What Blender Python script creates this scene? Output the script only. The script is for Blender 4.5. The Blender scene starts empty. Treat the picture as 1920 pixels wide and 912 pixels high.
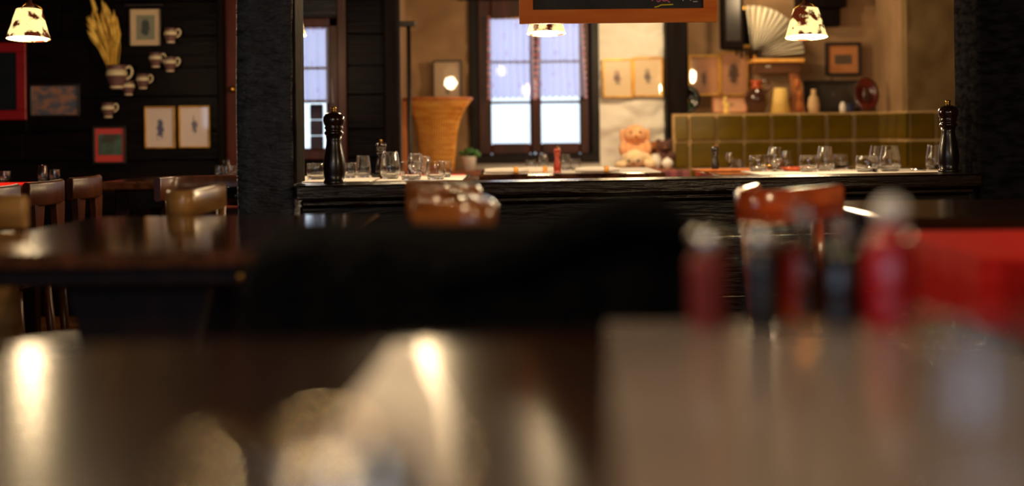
import bpy, bmesh, math, random
from mathutils import Vector, Matrix, noise
random.seed(7)
S = bpy.context.scene
COL = S.collection
PI = math.pi

# ------------------------------------------------------------------ camera
F = 1920 * 50 / 36.0
CZ = 0.95
RL = math.radians(0.6)
cs, sn = math.cos(RL), math.sin(RL)
cam_d = bpy.data.cameras.new('camera')
cam = bpy.data.objects.new('camera', cam_d)
COL.objects.link(cam)
cam_d.lens = 50
cam_d.sensor_width = 36
cam_d.shift_y = -(456 - 243) / 1920
cam_d.clip_start = 0.02
cam_d.dof.use_dof = True
cam_d.dof.focus_distance = 5.0
cam_d.dof.aperture_fstop = 1.4
cam.matrix_world = Matrix(((cs, sn, 0, 0), (0, 0, -1, 0), (-sn, cs, 0, CZ), (0, 0, 0, 1)))
S.camera = cam

# ------------------------------------------------------------------ world, exposure, daylight
S.view_settings.view_transform = 'Standard'
S.view_settings.look = 'None'
S.view_settings.gamma = 1
S.view_settings.use_curve_mapping = False
S.view_settings.exposure = 0.22
W = bpy.data.worlds.new('overcast_sky')
S.world = W
W.use_nodes = True
bg = W.node_tree.nodes['Background']
bg.inputs[0].default_value = (0.72, 0.86, 1.0, 1)
bg.inputs[1].default_value = 1.45
S.cycles.max_bounces = 10
S.cycles.transmission_bounces = 10
S.cycles.transparent_max_bounces = 12
S.cycles.sample_clamp_indirect = 4.0
S.cycles.caustics_refractive = False

LAMP_W = 15.0          # watts of each pendant bulb
DAY_REAR = 8.0       # strength of the added cool daylight lamps at unseen windows


def area(name, loc, rot, sx, sy, power, color):
    l = bpy.data.lights.new(name, 'AREA')
    l.shape = 'RECTANGLE'
    l.size, l.size_y = sx, sy
    l.energy = power
    l.color = color
    o = bpy.data.objects.new(name, l)
    o.location = loc
    o.rotation_euler = rot
    COL.objects.link(o)
    return o


# area lamps added as cool daylight fill from unseen windows behind and left
area('daylight', (-1.6, -1.94, 1.55), (math.radians(90), 0, 0), 0.9, 1.0, DAY_REAR, (0.55, 0.7, 1.0))
area('daylight', (0.3, -1.94, 1.55), (math.radians(90), 0, 0), 0.9, 1.0, DAY_REAR * 0.08, (0.5, 0.66, 1.0))
area('daylight', (-3.34, -1.1, 1.5), (0, math.radians(-90), 0), 1.0, 1.0, DAY_REAR * 0.9, (0.55, 0.7, 1.0))


# ------------------------------------------------------------------ helpers
def hor(px):
    return 243 - (px - 960) * math.tan(RL)


def P(px, py, d):
    u, v = (px - 960) / F, (243 - py) / F
    return Vector((d * (u * cs + v * sn), d, CZ + d * (-u * sn + v * cs)))


def on_z(px, py, z):
    u, v = (px - 960) / F, (243 - py) / F
    return P(px, py, (z - CZ) / (-u * sn + v * cs))


def X(px, d):
    return (px - 960) / F * d


def lin(c):
    r = []
    for v in c:
        v = v / 255.0
        r.append(v / 12.92 if v <= 0.04045 else ((v + 0.055) / 1.055) ** 2.4)
    return (r[0], r[1], r[2], 1)


def tag(o, label=None, cat=None, group=None, kind=None):
    if label: o['label'] = label
    if cat: o['category'] = cat
    if group: o['group'] = group
    if kind: o['kind'] = kind
    return o


def empty(name, loc, rz=0, label=None, cat=None, group=None):
    o = bpy.data.objects.new(name, None)
    o.empty_display_size = 0.05
    o.location = loc
    o.rotation_euler = (0, 0, rz)
    COL.objects.link(o)
    return tag(o, label, cat, group)


def copy_tree(o, loc=None, rz=None, label=None, group=None, parent=None):
    c = o.copy()
    COL.objects.link(c)
    if parent: c.parent = parent
    if loc is not None: c.location = loc
    if rz is not None: c.rotation_euler = (0, 0, rz)
    if label: c['label'] = label
    if group: c['group'] = group
    for ch in list(o.children):
        copy_tree(ch, parent=c)
    return c


class MB:
    def __init__(s):
        s.bm = bmesh.new()

    def box(s, c, size, rz=0, bev=0.0, rx=0, ry=0, seg=1):
        m = Matrix.Translation(Vector(c)) @ Matrix.Rotation(rz, 4, 'Z') @ Matrix.Rotation(ry, 4, 'Y') @ Matrix.Rotation(rx, 4, 'X')
        t = bmesh.new()
        bmesh.ops.create_cube(t, size=1)
        bmesh.ops.scale(t, vec=Vector(size), verts=t.verts)
        if bev > 0:
            bmesh.ops.bevel(t, geom=t.edges[:], offset=min(bev, min(size) * 0.45), segments=seg, affect='EDGES', profile=0.6)
        s.merge(t, m)
        return s

    def merge(s, t, m=Matrix.Identity(4)):
        bmesh.ops.transform(t, matrix=m, verts=t.verts)
        vm = {v: s.bm.verts.new(v.co) for v in t.verts}
        for f in t.faces:
            try:
                nf = s.bm.faces.new([vm[v] for v in f.verts])
                nf.smooth = f.smooth
            except ValueError:
                pass
        t.free()

    def lathe(s, prof, c=(0, 0, 0), seg=28, m=None, caps=True):
        """prof: list of (r, z)"""
        t = bmesh.new()
        rings = []
        for r, z in prof:
            if r < 1e-5:
                rings.append([t.verts.new((0, 0, z))])
            else:
                rings.append([t.verts.new((r * math.cos(2 * PI * k / seg), r * math.sin(2 * PI * k / seg), z)) for k in range(seg)])
        for a, b in zip(rings, rings[1:]):
            for k in range(seg):
                k2 = (k + 1) % seg
                if len(a) == 1 and len(b) == 1: continue
                if len(a) == 1: f = t.faces.new((a[0], b[k2], b[k]))
                elif len(b) == 1: f = t.faces.new((a[k], a[k2], b[0]))
                else: f = t.faces.new((a[k], a[k2], b[k2], b[k]))
                f.smooth = True
        bmesh.ops.recalc_face_normals(t, faces=t.faces)
        s.merge(t, (Matrix.Translation(Vector(c)) @ m) if m is not None else Matrix.Translation(Vector(c)))
        return s

    def tube(s, pts, r, seg=8, cap=True):
        pts = [Vector(p) for p in pts]
        rr = r if isinstance(r, (list, tuple)) else [r] * len(pts)
        t = bmesh.new()
        rings = []
        for i, p in enumerate(pts):
            d = (pts[min(i + 1, len(pts) - 1)] - pts[max(i - 1, 0)]).normalized()
            up = Vector((0, 0, 1)) if abs(d.z) < 0.9 else Vector((0, 1, 0))
            a = d.cross(up).normalized()
            b = d.cross(a).normalized()
            rings.append([t.verts.new(p + (a * math.cos(2 * PI * k / seg) + b * math.sin(2 * PI * k / seg)) * rr[i]) for k in range(seg)])
        for a, b in zip(rings, rings[1:]):
            for k in range(seg):
                f = t.faces.new((a[k], a[(k + 1) % seg], b[(k + 1) % seg], b[k]))
                f.smooth = True
        if cap:
            t.faces.new(rings[0][::-1])
            t.faces.new(rings[-1])
        bmesh.ops.recalc_face_normals(t, faces=t.faces)
        s.merge(t)
        return s

    def band(s, path, z0, z1, th, bev=0.006):
        """upright board swept along a plan path"""
        pts = smooth([Vector((p[0], p[1], 0)) for p in path], 5)
        t = bmesh.new()
        h = th / 2
        sec = [(-h, z0 + bev), (-h, z1 - bev), (-h + bev, z1), (h - bev, z1), (h, z1 - bev), (h, z0 + bev), (h - bev, z0), (-h + bev, z0)]
        rings = []
        for i, p in enumerate(pts):
            d = (pts[min(i + 1, len(pts) - 1)] - pts[max(i - 1, 0)]).normalized()
            n = Vector((-d.y, d.x, 0))
            rings.append([t.verts.new(p + n * a + Vector((0, 0, b))) for a, b in sec])
        k = len(sec)
        for a, b in zip(rings, rings[1:]):
            for j in range(k):
                f = t.faces.new((a[j], a[(j + 1) % k], b[(j + 1) % k], b[j]))
                f.smooth = True
        t.faces.new(rings[0][::-1])
        t.faces.new(rings[-1])
        bmesh.ops.recalc_face_normals(t, faces=t.faces)
        s.merge(t)
        return s

    def prism(s, poly, y0, y1, m=Matrix.Identity(4)):
        """poly in xz extruded along y"""
        t = bmesh.new()
        a = [t.verts.new((x, y0, z)) for x, z in poly]
        b = [t.verts.new((x, y1, z)) for x, z in poly]
        n = len(poly)
        t.faces.new(a)
        t.faces.new(b[::-1])
        for k in range(n):
            t.faces.new((a[k], b[k], b[(k + 1) % n], a[(k + 1) % n]))
        bmesh.ops.recalc_face_normals(t, faces=t.faces)
        s.merge(t, m)
        return s

    def ball(s, c, r, seg=16, sc=(1, 1, 1)):
        t = bmesh.new()
        bmesh.ops.create_uvsphere(t, u_segments=seg, v_segments=seg // 2 + 2, radius=1)
        for f in t.faces: f.smooth = True
        s.merge(t, Matrix.Translation(Vector(c)) @ Matrix.Diagonal((r * sc[0], r * sc[1], r * sc[2], 1)))
        return s

    def build(s, name, mat, parent=None, loc=None, rz=0):
        me = bpy.data.meshes.new(name)
        s.bm.normal_update()
        s.bm.to_mesh(me)
        s.bm.free()
        me.materials.append(mat)
        o = bpy.data.objects.new(name, me)
        if parent: o.parent = parent
        if loc is not None: o.location = loc
        o.rotation_euler = (0, 0, rz)
        COL.objects.link(o)
        return o


def smooth(pts, n):
    out = []
    for i in range(len(pts) - 1):
        p0, p1, p2, p3 = pts[max(i - 1, 0)], pts[i], pts[i + 1], pts[min(i + 2, len(pts) - 1)]
        for k in range(n):
            t = k / n
            out.append(0.5 * ((2 * p1) + (p2 - p0) * t + (2 * p0 - 5 * p1 + 4 * p2 - p3) * t * t + (3 * p1 - p0 - 3 * p2 + p3) * t ** 3))
    out.append(pts[-1])
    return out


# ------------------------------------------------------------------ materials
def nmat(name):
    m = bpy.data.materials.new(name)
    m.use_nodes = True
    nt = m.node_tree
    return m, nt, nt.nodes['Principled BSDF'], nt.nodes['Material Output']


def N(nt, t, **kw):
    n = nt.nodes.new(t)
    for k, v in kw.items():
        if k.startswith('i_'):
            n.inputs[k[2:].replace('_', ' ')].default_value = v
        else:
            setattr(n, k, v)
    return n


def mat(name, c, rough=0.5, c2=None, scale=8.0, stretch=(1, 1, 1), bump=0.0, bscale=None, metal=0.0, coat=0.0, spec=None, lo=0.35, hi=0.65, coord='Object', rvar=0.0, detail=5):
    m, nt, b, out = nmat(name)
    b.inputs['Roughness'].default_value = rough
    b.inputs['Metallic'].default_value = metal
    if coat:
        b.inputs['Coat Weight'].default_value = coat
        b.inputs['Coat Roughness'].default_value = 0.12
    if spec is not None:
        b.inputs['Specular IOR Level'].default_value = spec
    b.inputs['Base Color'].default_value = lin(c)
    if c2 or bump or rvar:
        tc = N(nt, 'ShaderNodeTexCoord')
        mp = N(nt, 'ShaderNodeMapping')
        mp.inputs['Scale'].default_value = stretch
        nt.links.new(tc.outputs[coord], mp.inputs['Vector'])
        no = N(nt, 'ShaderNodeTexNoise')
        no.inputs['Scale'].default_value = scale
        no.inputs['Detail'].default_value = detail
        nt.links.new(mp.outputs[0], no.inputs['Vector'])
        if c2:
            cr = N(nt, 'ShaderNodeValToRGB')
            cr.color_ramp.elements[0].position = lo
            cr.color_ramp.elements[1].position = hi
            cr.color_ramp.elements[0].color = lin(c)
            cr.color_ramp.elements[1].color = lin(c2)
            nt.links.new(no.outputs['Fac'], cr.inputs['Fac'])
            nt.links.new(cr.outputs['Color'], b.inputs['Base Color'])
        if rvar:
            mr = N(nt, 'ShaderNodeMapRange')
            mr.inputs['To Min'].default_value = max(0.02, rough - rvar)
            mr.inputs['To Max'].default_value = rough + rvar
            nt.links.new(no.outputs['Fac'], mr.inputs['Value'])
            nt.links.new(mr.outputs['Result'], b.inputs['Roughness'])
        if bump:
            src = no
            if bscale:
                src = N(nt, 'ShaderNodeTexNoise')
                src.inputs['Scale'].default_value = bscale
                src.inputs['Detail'].default_value = 6
                nt.links.new(mp.outputs[0], src.inputs['Vector'])
            bp = N(nt, 'ShaderNodeBump')
            bp.inputs['Strength'].default_value = bump
            bp.inputs['Distance'].default_value = 0.02
            nt.links.new(src.outputs['Fac'], bp.inputs['Height'])
            nt.links.new(bp.outputs['Normal'], b.inputs['Normal'])
    return m


def emit(name, c, st):
    m, nt, b, out = nmat(name)
    b.inputs['Base Color'].default_value = lin(c)
    b.inputs['Emission Color'].default_value = lin(c)
    b.inputs['Emission Strength'].default_value = st
    return m


def glass_mat(name, tint=(255, 255, 255), rough=0.0):
    m, nt, b, out = nmat(name)
    b.inputs['Base Color'].default_value = lin(tint)
    b.inputs['Transmission Weight'].default_value = 1.0
    b.inputs['Roughness'].default_value = rough
    b.inputs['IOR'].default_value = 1.48
    return m


def pane_mat(name, edge=0.9, rough=0.02, base=0.045, power=4.5):
    """thin sheet glass: mostly clear, mirrors at grazing angles"""
    m, nt, b, out = nmat(name)
    tr = N(nt, 'ShaderNodeBsdfTransparent')
    gl = N(nt, 'ShaderNodeBsdfGlossy')
    gl.inputs['Roughness'].default_value = rough
    lw = N(nt, 'ShaderNodeLayerWeight')
    lw.inputs['Blend'].default_value = 0.5
    pw = N(nt, 'ShaderNodeMath', operation='POWER')
    pw.inputs[1].default_value = power
    nt.links.new(lw.outputs['Facing'], pw.inputs[0])
    fr = N(nt, 'ShaderNodeMath', operation='MULTIPLY_ADD')
    fr.inputs[1].default_value = edge
    fr.inputs[2].default_value = base
    nt.links.new(pw.outputs[0], fr.inputs[0])
    mx = N(nt, 'ShaderNodeMixShader')
    nt.links.new(fr.outputs[0], mx.inputs[0])
    nt.links.new(tr.outputs[0], mx.inputs[1])
    nt.links.new(gl.outputs[0], mx.inputs[2])
    nt.links.new(mx.outputs[0], out.inputs[0])
    return m


def print_mat(name, paper, ink, size=0.33, ox=0.0, oz=0.0, sc=(1, 1), rough=0.35, nscale=14):
    """a flat print: an irregular inked figure on paper"""
    m, nt, b, out = nmat(name)
    b.inputs['Roughness'].default_value = rough
    tc = N(nt, 'ShaderNodeTexCoord')
    mp = N(nt, 'ShaderNodeMapping')
    mp.inputs['Location'].default_value = (-0.5 * sc[0] - ox, 0, -0.5 * sc[1] - oz)
    mp.inputs['Scale'].default_value = (sc[0], 0, sc[1])
    nt.links.new(tc.outputs['Generated'], mp.inputs['Vector'])
    ln = N(nt, 'ShaderNodeVectorMath', operation='LENGTH')
    nt.links.new(mp.outputs[0], ln.inputs[0])
    no = N(nt, 'ShaderNodeTexNoise')
    no.inputs['Scale'].default_value = nscale
    nt.links.new(tc.outputs['Generated'], no.inputs['Vector'])
    ad = N(nt, 'ShaderNodeMath', operation='MULTIPLY_ADD')
    ad.inputs[1].default_value = 0.45
    nt.links.new(no.outputs['Fac'], ad.inputs[0])
    nt.links.new(ln.outputs['Value'], ad.inputs[2])
    cr = N(nt, 'ShaderNodeValToRGB')
    cr.color_ramp.elements[0].position = size
    cr.color_ramp.elements[1].position = size + 0.12
    cr.color_ramp.elements[0].color = lin(ink)
    cr.color_ramp.elements[1].color = lin(paper)
    nt.links.new(ad.outputs[0], cr.inputs['Fac'])
    nt.links.new(cr.outputs['Color'], b.inputs['Base Color'])
    return m


M = {}
M['tarred'] = mat('tarred_hewn_timber', (26, 27, 33), 0.42, (54, 56, 66), 6, (3, 3, 9), bump=0.6, bscale=14, rvar=0.1, spec=0.5)  # bluish daylight sheen partly painted into the base colour
M['tarred_dull'] = mat('dull_tarred_timber', (16, 15, 17), 0.8, (34, 32, 35), 6, (3, 3, 9), bump=0.3, bscale=14, spec=0.0)
M['tarred_side'] = mat('weathered_timber', (26, 20, 17), 0.8, (54, 40, 30), 9, (3, 3, 0.8), bump=0.8, bscale=30, spec=0.05)
M['ledge'] = mat('ledge_varnish', (14, 9, 8), 0.22, (34, 20, 15), 5, (0.6, 6, 6), bump=0.35, bscale=16, rvar=0.08)
M['panel'] = mat('dark_panel', (12, 10, 11), 0.36, (24, 19, 21), 5, (0.7, 4, 6), bump=0.25, bscale=14, spec=0.25)
M['plank'] = mat('dark_wall_plank', (10, 7, 8), 0.34, (22, 13, 12), 4, (0.8, 3, 7), bump=0.12, bscale=9, rvar=0.05, spec=0.05)
M['beam'] = mat('dark_beam', (13, 8, 8), 0.6, (22, 14, 13), 5, (4, 4, 0.8), bump=0.3, spec=0.06)
M['table'] = mat('table_varnish', (46, 25, 14), 0.09, (74, 42, 24), 5, (6, 0.7, 6), bump=0.02, bscale=40, rvar=0.02, spec=0.7)
M['table_dark'] = mat('dark_table_varnish', (27, 13, 7), 0.2, (46, 23, 11), 4, (0.7, 6, 6), bump=0.02, bscale=30, rvar=0.02, spec=0.24)
M['table_leg'] = mat('dark_trestle', (28, 13, 8), 0.45, (44, 21, 12), 5, (5, 5, 0.8), bump=0.1, spec=0.15)
M['chair'] = mat('chair_varnish', (112, 60, 26), 0.2, (158, 92, 42), 5, (1, 1, 9), bump=0.05, bscale=20, coat=0.5)
M['chair_red'] = mat('red_lit_chair_varnish', (158, 62, 22), 0.2, (196, 84, 34), 5, (1, 1, 9), bump=0.05, coat=0.5)  # orange-red paints in the red light reflected onto the chair
M['chair_dark'] = mat('brown_chair_varnish', (66, 32, 18), 0.34, (92, 48, 26), 5, (5, 5, 1), bump=0.08)
M['chair_pale'] = mat('pale_chair_varnish', (150, 104, 52), 0.28, (184, 134, 72), 5, (1, 1, 9), bump=0.05)
M['plaster'] = mat('old_plaster', (140, 108, 76), 0.85, (166, 132, 96), 3, bump=0.35, bscale=6)
M['whitewash'] = mat('whitewashed_stone', (232, 222, 206), 0.8, (246, 240, 228), 3, bump=0.5, bscale=7)
M['plaster_yellow'] = mat('ochre_plaster', (116, 92, 54), 0.85, (136, 110, 70), 4, bump=0.3, bscale=6)
M['ceiling'] = mat('dark_ceiling', (30, 22, 18), 0.7, (44, 32, 26), 4, (1, 6, 1))
M['floor'] = mat('oak_floor', (112, 66, 26), 0.38, (164, 102, 44), 6, (0.8, 9, 9), bump=0.08)
M['frame_brown'] = mat('window_brown', (54, 24, 17), 0.4, (74, 34, 23), 5, (5, 5, 0.8), bump=0.1, spec=0.25)
M['frame_dark'] = mat('window_surround', (18, 11, 10), 0.5, (28, 17, 15), 5, (5, 5, 0.8), bump=0.15, spec=0.2)
M['gold'] = mat('gilt', (186, 132, 46), 0.35, (214, 164, 74), 20, metal=0.55)
M['black_frame'] = mat('black_frame', (26, 18, 16), 0.35, (40, 28, 24), 8)
M['red_frame'] = mat('red_lacquer', (136, 14, 16), 0.28, (156, 20, 20), 6, coat=0.3)
M['chalk_frame'] = mat('orange_wood', (236, 112, 20), 0.45, (246, 136, 34), 5, (1, 1, 7), bump=0.06, spec=0.2)
M['slate'] = mat('slate', (40, 38, 38), 0.75, (56, 54, 53), 12, bump=0.05)
M['pink'] = mat('pink_chalk', (240, 128, 158), 0.9)
M['white_chalk'] = mat('white_chalk', (235, 232, 225), 0.9)
M['yellow_chalk'] = mat('yellow_chalk', (246, 232, 60), 0.9)
M['mill'] = mat('mill_lacquer', (30, 13, 10), 0.16, (40, 18, 13), 12, coat=0.6)
M['mill_body'] = mat('mill_dark_wood', (24, 14, 11), 0.3, (34, 20, 15), 12, coat=0.2)
M['mill_red'] = mat('red_mill_wood', (150, 46, 24), 0.2, (176, 62, 34), 12, coat=0.5)
M['brass'] = mat('brass', (212, 160, 70), 0.25, metal=1.0)
M['warm_metal'] = mat('warm_metal', (226, 204, 172), 0.1, metal=1.0)
M['steel'] = mat('steel', (205, 200, 195), 0.18, metal=1.0)
M['iron'] = mat('black_iron', (24, 20, 19), 0.45)
M['glass'] = glass_mat('clear_glass')
M['pane'] = pane_mat('window_glass')
M['tile'] = mat('olive_glaze', (78, 62, 2), 0.2, (108, 82, 4), 5, (1, 1, 1), bump=0.08, bscale=5, spec=0.25)
M['grout'] = mat('grout', (178, 142, 92), 0.8, (200, 164, 114), 12)
M['paper'] = mat('white_paper', (232, 218, 204), 0.7)
M['mat_cream'] = mat('cream_mount', (236, 206, 168), 0.6)
M['red_mount'] = mat('red_mount', (224, 66, 58), 0.6)
M['tan_mount'] = mat('tan_mount', (190, 120, 66), 0.6)
M['red_cloth'] = mat('red_cloth', (196, 28, 24), 0.75, (214, 38, 32), 60, bump=0.12, bscale=300, spec=0.08)
M['red_mat'] = mat('red_table_mat', (226, 84, 66), 0.7, (232, 100, 80), 40)
M['white_cloth'] = mat('white_cloth', (238, 226, 214), 0.75, (246, 236, 226), 30, bump=0.1)
M['black_cloth'] = mat('black_wool', (7, 7, 8), 0.95, (18, 16, 15), 30, bump=0.5, bscale=60, spec=0.06)
M['wicker'] = mat('wicker', (222, 146, 54), 0.5, (240, 178, 86), 14, (1, 1, 3), bump=0.2)
M['wicker_orange'] = mat('orange_pine', (190, 104, 48), 0.5, (214, 128, 66), 8, (4, 4, 1))
M['wheat'] = mat('dried_wheat', (222, 172, 62), 0.7, (248, 210, 104), 18)
M['stoneware'] = mat('stoneware_glaze', (108, 74, 74), 0.35, (126, 90, 88), 10)
M['cream_glaze'] = mat('cream_glaze', (232, 212, 172), 0.35, (240, 224, 190), 10)
M['runner'] = mat('pale_coated_runner', (142, 128, 120), 0.15, (152, 138, 130), 5)
M['plush_cream'] = mat('cream_plush', (238, 204, 154), 0.95, (248, 220, 178), 30, bump=0.4)
M['plush_peach'] = mat('peach_plush', (238, 168, 116), 0.95, (246, 188, 138), 30, bump=0.4)
M['plush_brown'] = mat('brown_plush', (150, 88, 44), 0.95, (178, 110, 62), 30, bump=0.4)
M['plush_dark'] = mat('dark_brown_plush', (78, 48, 40), 0.95, (104, 64, 54), 30, bump=0.4)
M['china'] = mat('white_china', (240, 232, 222), 0.25)
M['leaf'] = mat('leaf', (58, 106, 40), 0.5, (86, 140, 56), 12)
M['black_glaze'] = mat('black_glaze', (16, 16, 15), 0.14, (24, 26, 22), 8)
M['brown_glaze'] = mat('brown_glaze', (58, 34, 24), 0.16, (84, 48, 32), 8, coat=0.3)
M['red_brown_glaze'] = mat('red_brown_glaze', (104, 34, 22), 0.2, (78, 26, 18), 8, (1, 1, 1), coat=0.3)
M['parchment'] = mat('parchment', (228, 186, 96), 0.6, (240, 204, 120), 6)
M['pine'] = mat('carved_pine', (150, 88, 44), 0.5, (176, 110, 58), 6, (5, 5, 1))
M['box_wood'] = mat('shelf_wood', (96, 58, 30), 0.45, (124, 78, 40), 6, (1, 5, 5))
M['bench'] = mat('bench_wood', (128, 70, 40), 0.45, (156, 90, 54), 6, (5, 5, 1))
M['blue_glaze'] = mat('blue_glaze', (44, 52, 88), 0.3)
M['pale_stone'] = mat('pale_figure', (200, 164, 118), 0.6, (216, 184, 140), 12)
M['dark_bottle'] = mat('dark_sauce', (24, 15, 10), 0.1, coat=0.5)
M['red_sauce'] = mat('red_sauce', (176, 16, 26), 0.2, coat=0.5)
M['paprika'] = mat('paprika', (120, 32, 26), 0.6)
M['amber_oil'] = glass_mat('amber_oil', (210, 140, 60))
M['outside_wood'] = mat('outside_timber', (70, 58, 84), 0.7, (88, 74, 100), 5, (1, 1, 6))
M['grey_pad'] = mat('speckled_grey_pad', (150, 142, 132), 0.6, (206, 198, 186), 60, bump=0.2)


def stripes(name, cols, n):
    m, nt, b, out = nmat(name)
    b.inputs['Roughness'].default_value = 0.9
    tc = N(nt, 'ShaderNodeTexCoord')
    sx = N(nt, 'ShaderNodeSeparateXYZ')
    nt.links.new(tc.outputs['Generated'], sx.inputs[0])
    cr = N(nt, 'ShaderNodeValToRGB')
    cr.color_ramp.interpolation = 'CONSTANT'
    e = cr.color_ramp.elements
    e[0].color = lin(cols[0][1]); e[0].position = 0
    e[1].color = lin(cols[1][1]); e[1].position = cols[1][0]
    for p, c in cols[2:]:
        k = e.new(p); k.color = lin(c)
    nt.links.new(sx.outputs['X'], cr.inputs['Fac'])
    nt.links.new(cr.outputs['Color'], b.inputs['Base Color'])
    return m


M['stripe'] = stripes('striped_blanket', [(0, (226, 132, 90)), (0.05, (60, 34, 34)), (0.1, (232, 112, 84)), (0.16, (112, 66, 78)), (0.3, (236, 84, 60)),
                                          (0.5, (120, 64, 74)), (0.58, (150, 84, 88)), (0.66, (112, 58, 68)), (0.74, (152, 80, 84)), (0.82, (110, 60, 66)), (0.9, (150, 84, 86))], 1)


def shade_mat():
    """lit lamp shade: cream hide with brown patches, glowing from the bulb inside"""
    m, nt, b, out = nmat('hide_shade_lit')
    tc = N(nt, 'ShaderNodeTexCoord')
    no = N(nt, 'ShaderNodeTexNoise')
    no.inputs['Scale'].default_value = 17
    no.inputs['Detail'].default_value = 3
    oi = N(nt, 'ShaderNodeObjectInfo')
    sh = N(nt, 'ShaderNodeVectorMath', operation='MULTIPLY_ADD')
    sh.inputs[1].default_value = (7.3, 5.1, 3.7)
    nt.links.new(oi.outputs['Random'], sh.inputs[0])
    nt.links.new(tc.outputs['Object'], sh.inputs[2])
    nt.links.new(sh.outputs[0], no.inputs['Vector'])
    cr = N(nt, 'ShaderNodeValToRGB')
    cr.color_ramp.elements[0].position = 0.5
    cr.color_ramp.elements[1].position = 0.57
    cr.color_ramp.elements[0].color = lin((255, 226, 150))
    cr.color_ramp.elements[1].color = lin((70, 22, 6))
    nt.links.new(no.outputs['Fac'], cr.inputs['Fac'])
    nt.links.new(cr.outputs['Color'], b.inputs['Base Color'])
    nt.links.new(cr.outputs['Color'], b.inputs['Emission Color'])
    b.inputs['Emission Strength'].default_value = 1.1
    return m


M['shade'] = shade_mat()
M['bulb_disc'] = emit('lit_diffuser', (255, 246, 226), 4.0)


def curtain_mat():
    m, nt, b, out = nmat('sheer_curtain')
    tc = N(nt, 'ShaderNodeTexCoord')
    no = N(nt, 'ShaderNodeTexVoronoi')
    no.inputs['Scale'].default_value = 5
    mp = N(nt, 'ShaderNodeMapping')
    mp.inputs['Scale'].default_value = (1.2, 0, 1)
    nt.links.new(tc.outputs['Generated'], mp.inputs['Vector'])
    nt.links.new(mp.outputs[0], no.inputs['Vector'])
    cr = N(nt, 'ShaderNodeValToRGB')
    cr.color_ramp.elements[0].position = 0.05
    cr.color_ramp.elements[1].position = 0.3
    cr.color_ramp.elements[0].color = lin((214, 150, 190))
    cr.color_ramp.elements[1].color = lin((236, 230, 252))
    nt.links.new(no.outputs['Distance'], cr.inputs['Fac'])
    d = N(nt, 'ShaderNodeBsdfDiffuse')
    t = N(nt, 'ShaderNodeBsdfTranslucent')
    tr = N(nt, 'ShaderNodeBsdfTransparent')
    tr.inputs[0].default_value = (0.66, 0.66, 0.95, 1)
    m1 = N(nt, 'ShaderNodeMixShader'); m1.inputs[0].default_value = 0.5
    m2 = N(nt, 'ShaderNodeMixShader'); m2.inputs[0].default_value = 0.5
    nt.links.new(cr.outputs[0], d.inputs[0]); nt.links.new(cr.outputs[0], t.inputs[0])
    nt.links.new(d.outputs[0], m1.inputs[1]); nt.links.new(t.outputs[0], m1.inputs[2])
    nt.links.new(m1.outputs[0], m2.inputs[1]); nt.links.new(tr.outputs[0], m2.inputs[2])
    nt.links.new(m2.outputs[0], out.inputs[0])
    return m


M['curtain'] = curtain_mat()
M['curtain_hem'] = mat('embroidered_hem', (196, 96, 110), 0.85, (236, 196, 204), 50)

# ------------------------------------------------------------------ the room shell
Y_LEFT, Y_BACK, Y_NICHE = 7.4, 8.5, 8.7
RX0, RX1, RY0, CEIL = -3.4, 3.6, -2.0, 2.35


def wall_with_hole(name, x0, x1, y, th, z1, holes, m):
    """wall in the xz plane with rectangular openings (x0,x1,z0,z1)"""
    w = MB()
    xs = sorted({x0, x1} | {h[0] for h in holes} | {h[1] for h in holes})
    for a, b in zip(xs, xs[1:]):
        hh = sorted([h for h in holes if h[0] <= a + 1e-6 and h[1] >= b - 1e-6], key=lambda h: h[2])
        z = 0
        for h in hh:
            if h[2] > z: w.box(((a + b) / 2, y + th / 2, (z + h[2]) / 2), (b - a, th, h[2] - z))
            z = h[3]
        if z < z1: w.box(((a + b) / 2, y + th / 2, (z + z1) / 2), (b - a, th, z1 - z))
    return tag(w.build(name, m), kind='structure')


fl = tag(MB().box(((RX0 + RX1) / 2, 3.4, -0.06), (RX1 - RX0 + 0.4, 11.2, 0.08)).build('floor', M['panel']), kind='structure')
me_pl = None
for i in range(40):
    y = 1.85 + i * 0.165
    for j in range(3):
        off = (0.9 if i % 2 else 0)
        x0 = -3.4 + j * 2.35 - off
        if me_pl is None:
            o = MB().box((0, 0, 0), (2.34, 0.16, 0.02), bev=0.003).build('floorboard', M['floor'], fl)
            me_pl = o.data
        else:
            o = bpy.data.objects.new('floorboard', me_pl)
            o.parent = fl
            COL.objects.link(o)
        o.location = (x0 + 1.17, y, -0.01)
tag(MB().box(((RX0 + RX1) / 2, 3.4, CEIL + 0.05), (RX1 - RX0 + 0.4, 11.2, 0.1)).build('ceiling', M['ceiling']), kind='structure')
# unseen wall behind the camera, openings behind two added daylight lamps; plain side walls
wall_with_hole('wall_front', RX0, RX1, RY0 - 0.1, 0.1, CEIL, [(-2.05, -1.15, 1.05, 2.05), (-0.15, 0.75, 1.05, 2.05)], M['plaster'])
tag(MB().box((RX0 - 0.05, 3.2, CEIL / 2), (0.1, 10.6, CEIL)).build('wall_left', M['plank']), kind='structure')
tag(MB().box((RX1 + 0.05, 3.2, CEIL / 2), (0.1, 10.6, CEIL)).build('wall_right', M['plaster']), kind='structure')

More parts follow.
